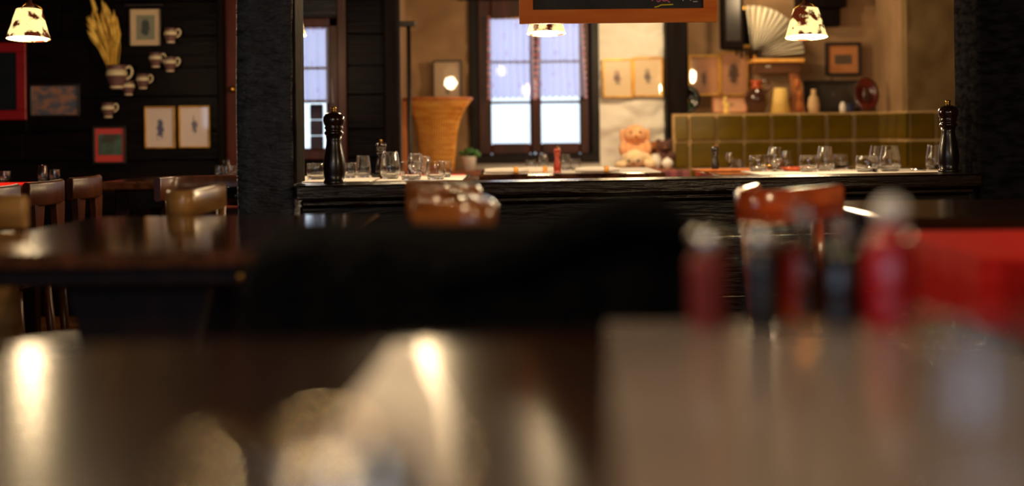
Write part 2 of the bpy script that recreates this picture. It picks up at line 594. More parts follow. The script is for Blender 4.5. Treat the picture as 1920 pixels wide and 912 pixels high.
# dark boarded wall on the left, with a window in it
W2 = (X(520, Y_LEFT), X(637, Y_LEFT), P(600, 296, Y_LEFT).z, P(600, 34, Y_LEFT).z)
XL1 = X(735, Y_LEFT)
wbl = wall_with_hole('wall_back_left', RX0, XL1, Y_LEFT + 0.03, 0.12, CEIL, [W2], M['panel'])
pz = [0.0]
while pz[-1] < CEIL: pz.append(pz[-1] + random.choice((0.15, 0.165, 0.18)))
for z0, z1 in zip(pz, pz[1:]):
    spans = [(RX0, XL1)]
    if z1 > W2[2] and z0 < W2[3]: spans = [(RX0, W2[0]), (W2[1], XL1)]
    for a, b in spans:
        cuts = [a]
        if b - a > 1.8: cuts.append(a + (b - a) * random.uniform(0.35, 0.65))
        cuts.append(b)
        for c0, c1 in zip(cuts, cuts[1:]):
            MB().box(((c0 + c1) / 2, Y_LEFT + 0.012 + random.uniform(-0.003, 0.003), (z0 + z1) / 2), (c1 - c0 - 0.003, 0.035, z1 - z0 - 0.004), bev=0.004).build('plank', M['plank'], wbl)
# return wall between dark boarded wall and the plastered wall
tag(MB().box((XL1 - 0.02, (Y_LEFT + Y_BACK) / 2 + 0.08, CEIL / 2), (0.06, Y_BACK - Y_LEFT + 0.1, CEIL)).build('wall_return_left', M['plaster']), kind='structure')


def rough_wall(name, x0, x1, y, z0, z1, amp, m, n=0.03, parent=None, seed=0):
    t = bmesh.new()
    nx, nz = max(2, int((x1 - x0) / n)), max(2, int((z1 - z0) / n))
    g = []
    for j in range(nz + 1):
        row = []
        for i in range(nx + 1):
            x, z = x0 + (x1 - x0) * i / nx, z0 + (z1 - z0) * j / nz
            d = noise.fractal(Vector((x * 3.2, z * 6.5, seed)), 1.0, 2.0, 3) * amp
            row.append(t.verts.new((x, y - abs(d) - 0.002, z)))
        g.append(row)
    for j in range(nz):
        for i in range(nx):
            f = t.faces.new((g[j][i], g[j][i + 1], g[j + 1][i + 1], g[j + 1][i]))
            f.smooth = True
    b = MB()
    b.bm.free()
    b.bm = t
    return b.build(name, m, parent)


# plastered wall with the window
W1 = (X(881, Y_BACK), X(1124, Y_BACK), P(1000, 302, Y_BACK).z, P(1000, -30, Y_BACK).z)
wb = wall_with_hole('wall_back', XL1, X(1268, Y_BACK), Y_BACK, 0.2, CEIL, [W1], M['plaster'])
rough_wall('plaster_skin', XL1, W1[0], Y_BACK, 0.3, CEIL, 0.03, M['plaster'], parent=wb, seed=3)
rough_wall('whitewash_skin', W1[1], X(1262, Y_BACK), Y_BACK, 0.3, CEIL, 0.07, M['whitewash'], parent=wb, n=0.02, seed=9)
rough_wall('whitewash_skin', W1[0], W1[1], Y_BACK, 0.3, W1[2], 0.02, M['whitewash'], parent=wb, seed=5)
tag(MB().box((X(1268, 8.4), 8.42, CEIL / 2), (X(1288, 8.4) - X(1248, 8.4), 0.24, CEIL), bev=0.012).build('trim_1', M['beam']), kind='structure')
# niche over the stove
XN1 = X(1640, Y_NICHE)
wn = tag(MB().box(((X(1268, Y_NICHE) + XN1) / 2, Y_NICHE + 0.05, CEIL / 2), (XN1 - X(1268, Y_NICHE), 0.1, CEIL)).build('wall_niche', M['plaster']), kind='structure')
rough_wall('plaster_skin', X(1268, Y_NICHE), XN1, Y_NICHE, 0.9, CEIL, 0.025, M['plaster'], parent=wn, seed=21)
# splayed corner and the ochre wall to its right
CX, CY = X(1702, 7.9), 7.9
w = MB()
w.prism([(XN1, 0), (CX, 0), (CX, CEIL), (XN1, CEIL)], 0, 0.1, Matrix.Identity(4))
w.bm.free()
w = MB()
t = bmesh.new()
q = [Vector((XN1, Y_NICHE, 0)), Vector((CX, CY, 0)), Vector((CX + 0.1, CY + 0.08, 0)), Vector((XN1 + 0.1, Y_NICHE + 0.1, 0))]
lo_, hi_ = [t.verts.new(v) for v in q], [t.verts.new(v + Vector((0, 0, CEIL))) for v in q]
t.faces.new(lo_[::-1]); t.faces.new(hi_)
for k in range(4): t.faces.new((lo_[k], lo_[(k + 1) % 4], hi_[(k + 1) % 4], hi_[k]))
bmesh.ops.recalc_face_normals(t, faces=t.faces)
w.merge(t)
tag(w.build('wall_splay', M['plaster']), kind='structure')
wr = tag(MB().box(((CX + RX1) / 2, CY + 0.06, CEIL / 2), (RX1 - CX, 0.1, CEIL)).build('wall_back_right', M['plaster_yellow']), kind='structure')
rough_wall('plaster_skin', CX, RX1, CY + 0.01, 0.9, CEIL, 0.03, M['plaster_yellow'], parent=wr, seed=31)

# ------------------------------------------------------------------ windows


def casement(name, hole, y, mull, panes, bars, mfr, msur, label=None):
    """panes: list of (x0,x1,z0,z1)"""
    x0, x1, z0, z1 = hole
    t = 0.05
    s = MB()
    for a, b in ((x0, x0 + t), (x1 - t, x1)): s.box(((a + b) / 2, y + 0.05, (z0 + z1) / 2), (b - a, 0.16, z1 - z0), bev=0.006)
    s.box(((x0 + x1) / 2, y + 0.05, z0 + t / 2 - 0.01), (x1 - x0, 0.18, t), bev=0.006)
    s.box(((x0 + x1) / 2, y + 0.05, z1 - t / 2), (x1 - x0, 0.16, t), bev=0.006)
    root = tag(s.build(name, msur), kind='structure')
    for i, (a, b, c, d) in enumerate(panes):
        ax, bx = (x0 + t if i == 0 else mull + 0.002), (mull - 0.002 if i == 0 and len(panes) > 1 else x1 - t)
        cz, dz = z0 + t - 0.012, z1 - t
        f = MB()
        yy = y + 0.06
        for p, q_, r, s_ in ((ax, a, cz, dz), (b, bx, cz, dz)): f.box(((p + q_) / 2, yy, (r + s_) / 2), (q_ - p, 0.05, s_ - r), bev=0.008)
        f.box(((a + b) / 2, yy, (cz + c) / 2), (b - a, 0.05, c - cz), bev=0.008)
        f.box(((a + b) / 2, yy, (d + dz) / 2), (b - a, 0.05, dz - d), bev=0.008)
        sash = f.build('sash', mfr, root)
        for zb in bars: MB().box(((a + b) / 2, yy, zb), (b - a, 0.022, 0.016)).build('glazing_bar', mfr, sash)
        MB().box(((a + b) / 2, yy, (c + d) / 2), (b - a + 0.01, 0.003, d - c + 0.01)).build('pane', M['pane'], sash)
    return root


def xz(px, py, y):
    v = P(px, py, y)
    return v.x, v.z


yb = Y_BACK + 0.06
p1 = (xz(921, 150, yb)[0], xz(993, 150, yb)[0], P(960, 269, yb).z, P(960, 36, yb).z)
p2 = (xz(1014, 150, yb)[0], xz(1086, 150, yb)[0], p1[2], p1[3])
win1 = casement('window_1', W1, Y_BACK, X(1003, yb), [p1, p2], [P(1000, 192, yb).z, P(1000, 116, yb).z], M['frame_brown'], M['frame_dark'])
MB().box((X(1003, yb), yb - 0.028, (W1[2] + W1[3]) / 2), (0.03, 0.02, W1[3] - W1[2] - 0.1), bev=0.006).build('meeting_stile', M['frame_brown'], win1)
MB().box((X(1004, yb), Y_BACK - 0.005 + 0.02, P(1004, 168, yb).z), (0.018, 0.03, 0.12), bev=0.006).build('window_handle', M['china'], win1)


def curtain(x0, x1, z0, z1, y, label, flare=0.012, waves=7):
    t = bmesh.new()
    nx, nz = 60, 26
    g = []
    for j in range(nz + 1):
        v = j / nz
        row = []
        for i in range(nx + 1):
            u = i / nx
            x = x0 + (x1 - x0) * u + (u - 0.5) * flare * 2 * (1 - v)
            d = math.sin(u * waves * 2 * PI + 0.6 * math.sin(3 * v)) * 0.012 * (1 - 0.5 * v)
            z = z0 + (z1 - z0) * v + (0.006 * math.sin(u * 16 * PI) if j == 0 else 0)
            row.append(t.verts.new((x, y + d, z)))
        g.append(row)
    for j in range(nz):
        for i in range(nx):
            f = t.faces.new((g[j][i], g[j][i + 1], g[j + 1][i + 1], g[j + 1][i])); f.smooth = True
    b = MB(); b.bm.free(); b.bm = t
    root = empty('curtain', ((x0 + x1) / 2, y, z0), 0, label, 'curtain')
    o = b.build('curtain_cloth', M['curtain'], root)
    o.location = (-(x0 + x1) / 2, -y, -z0)
    for sx in (0, 1):
        h = MB()
        pts = [Vector(g_) for g_ in []]
        for k in range(14):
            v = k / 13
            xx = (x0 - flare * (1 - v) + 0.006) if sx == 0 else (x1 + flare * (1 - v) - 0.006)
            h.ball((xx - (x0 + x1) / 2, 0.0, (z1 - z0) * v), 0.011, 8, (1, 0.35, 1.1))
        h.build('embroidered_edge', M['curtain_hem'], root)
    h = MB()
    h.tube([(x - (x0 + x1) / 2, 0, z1 - z0) for x in (x0 - 0.003, x1 + 0.003)], 0.005)
    h.build('curtain_rod', M['brass'], root)
    return root


yc = Y_BACK - 0.005
curtain(xz(914, 0, yc)[0], xz(1000, 0, yc)[0], P(960, 184, yc).z, P(960, 34, yc).z, yc, 'left sheer white curtain with pink stitched edges on the two-sash window', 0.004)
curtain(xz(1008, 0, yc)[0], xz(1092, 0, yc)[0], P(1040, 182, yc).z, P(1040, 34, yc).z, yc, 'right sheer white curtain with flared pink edge on the two-sash window', 0.02)

y2 = Y_LEFT + 0.06
q1 = (X(535, y2), X(613, y2), P(600, 278, y2).z, P(600, 48, y2).z)
win2 = casement('window_2', W2, Y_LEFT, 0, [q1], [P(590, 190, y2).z, P(590, 128, y2).z], M['frame_brown'], M['frame_brown'])
curtain(X(530, Y_LEFT - 0.02), X(627, Y_LEFT - 0.02), P(600, 192, Y_LEFT).z, P(600, 42, Y_LEFT).z, Y_LEFT - 0.02, 'patterned white curtain on the window just right of the left timber post', 0.01, 5)
# outside shutter standing across the low pane of the second window
sw0, sw1 = X(582, 7.62), X(606, 7.62)
for k in range(3):
    MB().box(((sw0 + sw1) / 2, 7.62, q1[2] - 0.02 + (k + 0.5) * 0.085), (sw1 - sw0, 0.025, 0.082), bev=0.005).build('shutter_board', M['outside_wood'], win2)

# ------------------------------------------------------------------ timber partition: posts, ledge, panel


def hewn(name, x0, x1, y0, y1, z0, z1, amp, m, parent=None, n=0.035, seed=0):
    t = bmesh.new()
    bmesh.ops.create_cube(t, size=1)
    bmesh.ops.scale(t, vec=Vector((x1 - x0, y1 - y0, z1 - z0)), verts=t.verts)
    bmesh.ops.translate(t, vec=Vector(((x0 + x1) / 2, (y0 + y1) / 2, (z0 + z1) / 2)), verts=t.verts)
    ez = [e for e in t.edges if abs(e.verts[0].co.z - e.verts[1].co.z) > 0.1]
    bmesh.ops.bevel(t, geom=ez, offset=0.008, segments=1, affect='EDGES')
    ez = [e for e in t.edges if abs(e.verts[0].co.z - e.verts[1].co.z) > 0.1]
    bmesh.ops.subdivide_edges(t, edges=ez, cuts=int((z1 - z0) / n), use_grid_fill=True)
    ex = [e for e in t.edges if abs(e.verts[0].co.z - e.verts[1].co.z) < 0.01 and e.calc_length() > 0.06]
    bmesh.ops.subdivide_edges(t, edges=ex, cuts=4, use_grid_fill=True)
    for v in t.verts:
        d = noise.noise_vector(Vector((v.co.x * 9, v.co.y * 9, v.co.z * 7 + seed))) * amp
        e = noise.noise_vector(Vector((v.co.x * 2, v.co.y * 2, v.co.z * 1.6 + seed))) * amp
        v.co.x += d.x + e.x
        v.co.y += d.y + e.y
    for f in t.faces: f.smooth = True
    b = MB(); b.bm.free(); b.bm = t
    o = b.build(name, m, parent)
    return o


YL, YR = 4.4, 4.85
o = hewn('timber_post', X(443, YL), X(549, YL), YL, YL + 0.2, 0, CEIL, 0.004, M['tarred'], seed=2)
tag(o, 'rough-hewn black timber post at the left end of the ledge', 'post')
PLX = X(549, YL)
# weathered right-hand face board
hb = MB().box((PLX + 0.0035, YL + 0.105, (0.79 + CEIL) / 2), (0.009, 0.18, CEIL - 0.79), bev=0.002).build('side_board', M['tarred_side'], o)
PRX = X(1838, YR)
o = hewn('timber_post', PRX, PRX + 0.3, YR, YR + 0.28, 0, CEIL, 0.003, M['tarred_dull'], seed=11)
tag(o, 'broad black timber post at the right end of the ledge', 'post')

LZ = 0.783
ang = math.atan2(0.45, PRX - PLX)


def ledge_pt(s, back=0.0):
    """s 0..1 along the ledge front from left post to right post"""
    x = PLX + (PRX - PLX) * s
    y = YL - 0.04 + 0.45 * s
    return Vector((x - math.sin(ang) * back, y + math.cos(ang) * back, LZ))


mid = ledge_pt(0.5, 0.1)
L_ = math.hypot(PRX - PLX, 0.45)
part = empty('partition', (mid.x, mid.y, 0), ang, 'low black boarded partition with a varnished ledge between two timber posts', 'partition')
b = MB()
b.box((0, 0, LZ - 0.021), (L_ - 0.02, 0.22, 0.046), bev=0.014, seg=3)
b.build('ledge', M['ledge'], part)
b = MB()
b.box((0, -0.06, LZ - 0.056), (L_ - 0.06, 0.05, 0.02), bev=0.006)
b.build('ledge_moulding', M['ledge'], part)
z = LZ - 0.062
for h_ in (0.13, 0.2, 0.2, 0.22):
    MB().box((0, -0.03, z - h_ / 2), (L_ - 0.06, 0.045, h_ - 0.006), bev=0.006).build('board', M['panel'], part)
    z -= h_


# ------------------------------------------------------------------ pepper mills
def mill(name, loc, h, label, body='mill_body', head='mill', group=None, seg=28):
    root = empty(name, loc, 0, label, 'pepper mill', group)
    k = h / 0.2
    b = MB().lathe([(0, 0), (0.0285 * k, 0), (0.030 * k, 0.004 * k), (0.0285 * k, 0.009 * k), (0.0265 * k, 0.011 * k), (0.0292 * k, 0.026 * k), (0.0305 * k, 0.045 * k),
                    (0.029 * k, 0.065 * k), (0.0245 * k, 0.088 * k), (0.0205 * k, 0.108 * k), (0.0195 * k, 0.12 * k), (0.0215 * k, 0.133 * k), (0, 0.133 * k)], seg=seg)
    b.build('body', M[body], root)
    b = MB().lathe([(0, 0.133 * k), (0.0225 * k, 0.133 * k), (0.0262 * k, 0.137 * k), (0.0262 * k, 0.142 * k), (0.022 * k, 0.145 * k), (0.0225 * k, 0.149 * k), (0.0255 * k, 0.152 * k),
                    (0.0255 * k, 0.155 * k), (0.0235 * k, 0.158 * k), (0.027 * k, 0.164 * k), (0.0298 * k, 0.174 * k), (0.0285 * k, 0.184 * k), (0.022 * k, 0.192 * k), (0.012 * k, 0.1965 * k), (0, 0.1975 * k)], seg=seg)
    b.build('head', M[head], root)
    b = MB().lathe([(0, 0.196 * k), (0.006 * k, 0.197 * k), (0.0075 * k, 0.2 * k), (0.0055 * k, 0.204 * k), (0.0085 * k, 0.208 * k), (0.006 * k, 0.211 * k), (0, 0.2115 * k)], seg=14)
    b.build('knob', M['brass'], root)
    return root


m1 = ledge_pt(0.064, 0.14)
mill('pepper_mill', (X(626, m1.y), m1.y, LZ), 0.232, 'large dark glossy pepper mill on the ledge beside the left post')
m2y = 5.0
mill('pepper_mill', (X(1778, m2y), m2y, LZ), 0.24, 'large dark pepper mill close against the right timber post')

# ------------------------------------------------------------------ glasses
TZ = 0.75


def tumbler(kind):
    if kind == 'tall':
        out = [(0, 0), (0.026, 0), (0.031, 0.006), (0.0375, 0.022), (0.0395, 0.036), (0.038, 0.058), (0.034, 0.082), (0.0298, 0.1065), (0.0292, 0.11)]
        inn = [(0.0280, 0.11), (0.0285, 0.1065), (0.0328, 0.082), (0.0366, 0.058), (0.038, 0.037), (0.035, 0.024), (0.027, 0.0145), (0, 0.012)]
    elif kind == 'short':
        out = [(0, 0), (0.029, 0), (0.0335, 0.005), (0.0375, 0.02), (0.0392, 0.035), (0.0385, 0.052), (0.0365, 0.0695), (0.036, 0.072)]
        inn = [(0.0347, 0.072), (0.0352, 0.0695), (0.0372, 0.052), (0.0378, 0.035), (0.0355, 0.021), (0.029, 0.013), (0, 0.011)]
    else:  # footed
        out = [(0, 0), (0.028, 0), (0.028, 0.002), (0.008, 0.006), (0.005, 0.012), (0.008, 0.022), (0.024, 0.034), (0.034, 0.052), (0.0355, 0.07), (0.032, 0.095), (0.0276, 0.112), (0.027, 0.115)]
        inn = [(0.0258, 0.115), (0.0264, 0.112), (0.0308, 0.095), (0.0343, 0.07), (0.0328, 0.053), (0.023, 0.0365), (0, 0.027)]
    return MB().lathe(out + inn, seg=32)


BH = {'tall': 0.11, 'short': 0.072, 'footed': 0.115}
M['thin_glass'] = pane_mat('thin_clear_glass', 0.9, 0.07, 0.05, 2.2)
M['rim_glass'] = pane_mat('glass_rim', 0.5, 0.12, 0.45, 1.5)
GL = {}
for k in ('tall', 'short', 'footed'):
    o = tumbler(k).build('drinking_glass', M['thin_glass'])
    o.data.materials.append(M['glass'])
    o.data.materials.append(M['rim_glass'])
    for f in o.data.polygons:
        if max(o.data.vertices[i].co.z for i in f.vertices) < (0.0245 if k != 'footed' else 0.04): f.material_index = 1
        if min(o.data.vertices[i].co.z for i in f.vertices) > BH[k] * 0.97: f.material_index = 2
    COL.objects.unlink(o)
    GL[k] = o.data
    bpy.data.objects.remove(o)


def glass(px, py, kind, hpx, label, group, z=TZ, wpx=None):
    p = on_z(px, py, z)
    o = bpy.data.objects.new('drinking_glass', GL[kind])
    s = hpx * p.y / F / BH[kind]
    o.scale = (s, s, s)
    if wpx:
        bw = {'tall': 0.079, 'short': 0.0784, 'footed': 0.071}[kind]
        sw = wpx * p.y / F / bw
        o.scale = (sw, sw, s)
    o.location = p
    COL.objects.link(o)
    return tag(o, label, 'glass', group)


GA, GB, GC, GD = 'glasses left of the ledge centre', 'glasses right of the ledge centre', 'glasses on the window table', 'glasses on the far left tables'
glass(593, 338, 'short', 32, 'short clear tumbler at the left end, between the left post and the pepper mill', GA, wpx=37)
glass(655, 335, 'short', 30, 'short clear tumbler just right of the dark pepper mill', GA, wpx=27)
glass(681, 334, 'tall', 42, 'narrow tall tumbler, second glass right of the dark pepper mill', GA, wpx=29)
glass(732, 337, 'tall', 52, 'largest tall tumbler of the left group, standing in front', GA, wpx=38)
glass(771, 339, 'short', 36, 'short wide tumbler in front of a taller glass, left of the ledge centre', GA, wpx=41)
glass(779, 332, 'footed', 44, 'tall footed glass behind the short wide tumbler', GA, wpx=29)
glass(817, 338, 'short', 36, 'short tumbler at the right end of the left group, nearer of two', GA, wpx=36)
glass(834, 334, 'short', 32, 'short tumbler at the right end of the left group, farther of two', GA, wpx=25)
glass(797, 331, 'footed', 38, 'small footed glass at the back below the wicker basket', GA, wpx=22)
glass(1422, 323, 'short', 32, 'short tumbler at the left end of the right group', GB, wpx=35)
glass(1453, 323, 'footed', 47, 'footed glass beside the leftmost short tumbler of the right group', GB, wpx=28)
glass(1476, 317, 'tall', 34, 'faint tall glass at the back right of the footed glass', GB, wpx=22)
glass(1516, 324, 'short', 33, 'short tumbler in front of the green tiles, middle of the right group', GB, wpx=34)
glass(1548, 322, 'tall', 48, 'tall tumbler in the middle of the right group with a bright rim', GB, wpx=34)
glass(1577, 318, 'short', 29, 'dim short tumbler just right of the middle tall tumbler', GB, wpx=28)
glass(1626, 324, 'short', 32, 'wide short tumbler beside the largest tall tumbler on the right', GB, wpx=44)
glass(1645, 317, 'tall', 44, 'tall tumbler half hidden behind the wide short tumbler', GB, wpx=32)
glass(1669, 323, 'tall', 50, 'largest tall tumbler of the right group', GB, wpx=41)
glass(1753, 320, 'tall', 48, 'tall tumbler standing alone left of the right pepper mill', GB, wpx=35)
glass(1369, 318, 'footed', 32, 'small faint glass right of the small dark mill', GB, wpx=16)
glass(1386, 318, 'short', 20, 'small faint tumbler second right of the small dark mill', GB, wpx=16)
glass(1019, 320, 'tall', 31, 'tall tumbler left of the red turned mill on the window table', GC, wpx=20)
glass(996, 321, 'short', 21, 'short tumbler left end of the window table', GC, wpx=20)
glass(1061, 320, 'tall', 31, 'tall tumbler right of the red turned mill on the window table', GC, wpx=20)
glass(1079, 320, 'short', 22, 'short tumbler right end of the window table', GC, wpx=20)
glass(9, 343, 'short', 22, 'short tumbler at the left edge on the red clothed table', GD, wpx=22)
glass(80, 342, 'tall', 32, 'tall tumbler above the middle slatted chair on the red clothed table', GD, wpx=20)
glass(103, 342, 'short', 24, 'short tumbler beside the tall tumbler on the red clothed table', GD, wpx=20)
glass(411, 335, 'short', 25, 'leftmost glass behind the left timber post', GD, wpx=17)
glass(424, 335, 'tall', 35, 'tall glass behind the left timber post, middle of three', GD, wpx=17)
glass(436, 336, 'short', 26, 'glass nearest the left timber post, right of three', GD, wpx=16)


# ------------------------------------------------------------------ tables
def table(loc, sx, sy, z, label, m='table', rz=0, cloth=None):
    root = empty('dining_table', loc, rz, label, 'table')
    MB().box((0, 0, z - 0.018), (sx, sy, 0.036), bev=0.008, seg=2).build('tabletop', M[m], root)
    a = MB()
    a.box((0, -sy / 2 + 0.06, z - 0.075), (sx - 0.12, 0.022, 0.075))
    a.box((0, sy / 2 - 0.06, z - 0.075), (sx - 0.12, 0.022, 0.075))
    a.box((-sx / 2 + 0.06, 0, z - 0.075), (0.022, sy - 0.12, 0.075))
    a.box((sx / 2 - 0.06, 0, z - 0.075), (0.022, sy - 0.12, 0.075))
    a.build('apron', M['table_leg'], root)
    for ix in (-1, 1):
        for iy in (-1, 1):
            MB().box((ix * (sx / 2 - 0.075), iy * (sy / 2 - 0.075), (z - 0.038) / 2), (0.06, 0.06, z - 0.038), bev=0.006).build('leg', M['table_leg'], root)
    return root


def flat(name, cx, cy, z, sx, sy, m, label, cat, rz=0, group=None, th=0.003):
    o = MB().box((0, 0, th / 2), (sx, sy, th)).build(name, m, None, (cx, cy, z), rz)
    return tag(o, label, cat, group)


table((-0.56, 5.95, 0), 0.74, 0.95, TZ, 'dark table behind the ledge, set with white mats and the left group of glasses')
table((1.62, 6.3, 0), 1.5, 0.95, TZ, 'dark table behind the ledge, set with the right group of glasses')
table((0.27, 6.8, 0), 0.84, 0.8, TZ, 'table under the two-sash window, laid with rolled napkins')
table((-2.3, 5.3, 0), 0.8, 1.2, TZ, 'long table at far left under the pictures, with a red cloth')
table((-1.35, 6.25, 0), 0.72, 0.7, TZ, 'far table behind the left timber post')
flat('table_mat', -0.74, 5.93, TZ, 0.36, 0.7, M['white_cloth'], 'white paper mat under the pepper mill end of the left glasses', 'table mat', group='white mats on the ledge tables')
flat('table_mat', -0.37, 5.9, TZ, 0.34, 0.6, M['white_cloth'], 'white paper mat under the largest tall tumbler of the left group', 'table mat', 0.0, 'white mats on the ledge tables')
flat('table_mat', -0.36, 6.3, TZ, 0.3, 0.16, M['red_mat'], 'red mat behind the glasses below the wicker basket', 'table mat')
flat('table_mat', 1.28, 6.2, TZ, 0.5, 0.56, M['white_cloth'], 'white paper mat under the middle tumblers of the right group', 'table mat', group='white mats on the ledge tables')
flat('table_mat', 1.7, 6.2, TZ, 0.3, 0.56, M['white_cloth'], 'white paper mat under the largest tall tumbler of the right group', 'table mat', group='white mats on the ledge tables')
flat('tablecloth', 0.27, 6.75, TZ, 0.8, 0.68, M['white_cloth'], 'white cloth on the table under the two-sash window', 'tablecloth')
flat('table_runner', -2.3, 5.3, TZ, 0.7, 1.14, M['red_cloth'], 'red cloth covering the long table at far left', 'tablecloth')
for i, (px, py, rz, lab) in enumerate(((950, 327, 0.2, 'white rolled napkin at the left end of the window table'), (1005, 325, 0.1, 'white rolled napkin in the middle of the window table'), (1120, 325, 0.05, 'white rolled napkin at the right end of the window table'))):
    p = on_z(px, py, TZ)
    root = empty('rolled_napkin', (p.x, p.y, TZ + 0.003), rz, lab, 'napkin', 'rolled napkins on the window table')
    MB().tube([(-0.1, 0, 0.013), (-0.05, 0, 0.014), (0.05, 0, 0.014), (0.1, 0, 0.013)], [0.010, 0.013, 0.013, 0.008], 12).build('napkin_cloth', M['white_cloth'], root)
    MB().lathe([(0.0145, -0.01), (0.016, -0.01), (0.016, 0.01), (0.0145, 0.01)], (0.04, 0, 0.014), 16, Matrix.Rotation(PI / 2, 4, 'Y')).build('napkin_ring', M['wicker'], root)
p = on_z(1045, 326, TZ)
mill('pepper_mill', (p.x, p.y, TZ + 0.003), 0.115, 'red-brown turned pepper mill standing on the window table', 'mill_red', 'mill_red')
p = on_z(1341, 322, TZ)
mill('pepper_mill', (p.x, p.y, TZ), 0.115, 'small dark pepper mill in front of the green tiles', 'mill_body', 'mill_body')
p = on_z(715, 334, TZ)
mill('pepper_mill', (p.x, p.y, TZ), 0.155, 'slim dark pepper mill left of the wicker basket, behind glasses', 'mill', 'mill')


def dish(px, py, r, h, m, name, label, cat, z=TZ):
    p = on_z(px, py, z)
    o = MB().lathe([(0, 0), (r * 0.6, 0), (r, h), (r * 0.96, h), (r * 0.55, h * 0.25), (0, h * 0.22)], seg=28).build(name, m, None, p)
    return tag(o, label, cat)


dish(708, 334, 0.035, 0.022, M['black_glaze'], 'salt_dish', 'small dark dish between the tall tumblers of the left group', 'dish')
dish(1492, 322, 0.075, 0.022, M['chair_red'], 'wooden_dish', 'round orange wooden dish behind the right group of tumblers', 'dish')
p = on_z(1722, 322, TZ)
o = MB().lathe([(0, 0), (0.03, 0), (0.034, 0.012), (0.02, 0.016), (0, 0.017)], seg=20).build('salt_cellar', M['steel'], None, p)
tag(o, 'little metal lidded pot right of the largest tall tumbler', 'pot')
p = on_z(1415, 321, TZ)
root = empty('cutting_board', (X(1395, 6.45), 6.5, TZ), 0.1, 'orange wooden board lying by the small dark mill', 'board')
MB().box((-0.06, 0, 0.006), (0.32, 0.16, 0.012), bev=0.004).build('board_plate', M['wicker_orange'], root)
MB().tube([(0.1, 0, 0.02), (0.13, 0, 0.022), (0.16, 0, 0.018)], 0.007).build('grip', M['brass'], root)


# ------------------------------------------------------------------ near left table (trestle)
def corner(px, py, z): return on_z(px, py, z)


TL = 0.75
root = empty('trestle_table', (-0.665, 2.9, 0), 0, 'polished brown trestle table in the left foreground reflecting the pictures', 'table')
MB().box((0, 0, TL - 0.013), (0.69, 1.06, 0.026), bev=0.006, seg=2).build('tabletop', M['table'], root)
a = MB()
a.box((0, -0.49, TL - 0.042), (0.62, 0.025, 0.032), bev=0.004)
a.box((0, 0.49, TL - 0.042), (0.62, 0.025, 0.032), bev=0.004)
a.box((-0.30, 0, TL - 0.042), (0.025, 0.96, 0.032), bev=0.004)
a.box((0.30, 0, TL - 0.042), (0.025, 0.96, 0.032), bev=0.004)
a.build('apron', M['table_leg'], root)
MB().lathe([(0, 0), (0.008, 0.002), (0.006, 0.007), (0, 0.009)], (0.205, -0.503, TL - 0.042), 14, Matrix.Rotation(PI / 2, 4, 'X')).build('peg', M['brass'], root)
prof = []
for k in range(13):
    t_ = k / 12
    prof.append((0.13 - 0.055 * math.sin(t_ * PI) + (0.06 if t_ > 0.9 else 0) + 0.01 * t_, TL - 0.056 - t_ * (TL - 0.106)))
poly = [(x, z) for x, z in prof] + [(-x, z) for x, z in reversed(prof)]
for yy in (-0.36, 0.36):
    MB().prism(poly, yy - 0.022, yy + 0.022).build('trestle_leg', M['table_leg'], root)
    MB().box((0, yy, 0.025), (0.52, 0.09, 0.05), bev=0.01).build('trestle_foot', M['table_leg'], root)
MB().box((0, 0, 0.2), (0.03, 0.72, 0.09), bev=0.006).build('stretcher', M['table_leg'], root)


# ------------------------------------------------------------------ chairs
def wrap_chair(path, zt, hb, m, label, seat_c, rz=0.0, group='curved-back chairs', name='curved_back_chair'):
    """path in world plan; the band wraps the sitter"""
    root = empty(name, (seat_c[0], seat_c[1], 0), rz, label, 'chair', group)
    inv = Matrix.Rotation(-rz, 2)
    loc = [inv @ (Vector(p) - Vector(seat_c)) for p in path]
    MB().band(loc, zt - hb, zt, 0.024, 0.007).build('backrest', M[m], root)
    n = len(loc)
    for k in (1, n - 2):
        x, y = loc[k]
        MB().tube([(x * 0.82, y * 0.82, 0.43), (x * 0.95, y * 0.95, 0.62), (x, y, zt - hb + 0.01)], [0.016, 0.014, 0.012]).build('back_post', M[m], root)
    xs = [p.x for p in loc]
    MB().lathe([(0, 0.425), (0.165, 0.425), (0.18, 0.432), (0.18, 0.445), (0.165, 0.452), (0, 0.446)], seg=32).build('seat', M[m], root)
    for ix in (-1, 1):
        for iy in (-1, 1):
            MB().tube([(ix * 0.11, iy * 0.11, 0.43), (ix * 0.15, iy * 0.15, 0.0)], [0.019, 0.013]).build('leg', M[m], root)
    return root


wrap_chair([(-0.175, 2.58), (-0.11, 2.49), (-0.055, 2.47), (-0.04, 2.53), (-0.07, 2.78), (-0.12, 2.93), (-0.2, 2.95)], 0.824, 0.075, 'chair',
           'nearer of two curved-back wooden chairs left of the black coat', (-0.225, 2.72), group=None)
wrap_chair([(-0.22, 3.03), (-0.15, 2.98), (-0.09, 2.98), (-0.08, 3.04), (-0.12, 3.22), (-0.17, 3.34), (-0.25, 3.37)], 0.832, 0.075, 'chair',
           'farther of two curved-back wooden chairs left of the black coat', (-0.27, 3.18), group=None)
wrap_chair([(0.735, 3.2), (0.66, 3.08), (0.575, 2.97), (0.505, 2.92), (0.478, 2.97), (0.505, 3.1), (0.56, 3.26)], 0.82, 0.075, 'chair_red',
           'orange curved-back chair in front of the ledge, right of the black coat', (0.66, 3.16), group=None)
wrap_chair([(-0.88, 3.66), (-0.86, 3.59), (-0.83, 3.565), (-0.81, 3.6), (-0.812, 3.8), (-0.815, 3.98), (-0.83, 4.04)], 0.806, 0.068, 'chair_pale',
           'golden curved-back chair left of the left timber post, nearer of two', (-0.96, 3.83), group=None)
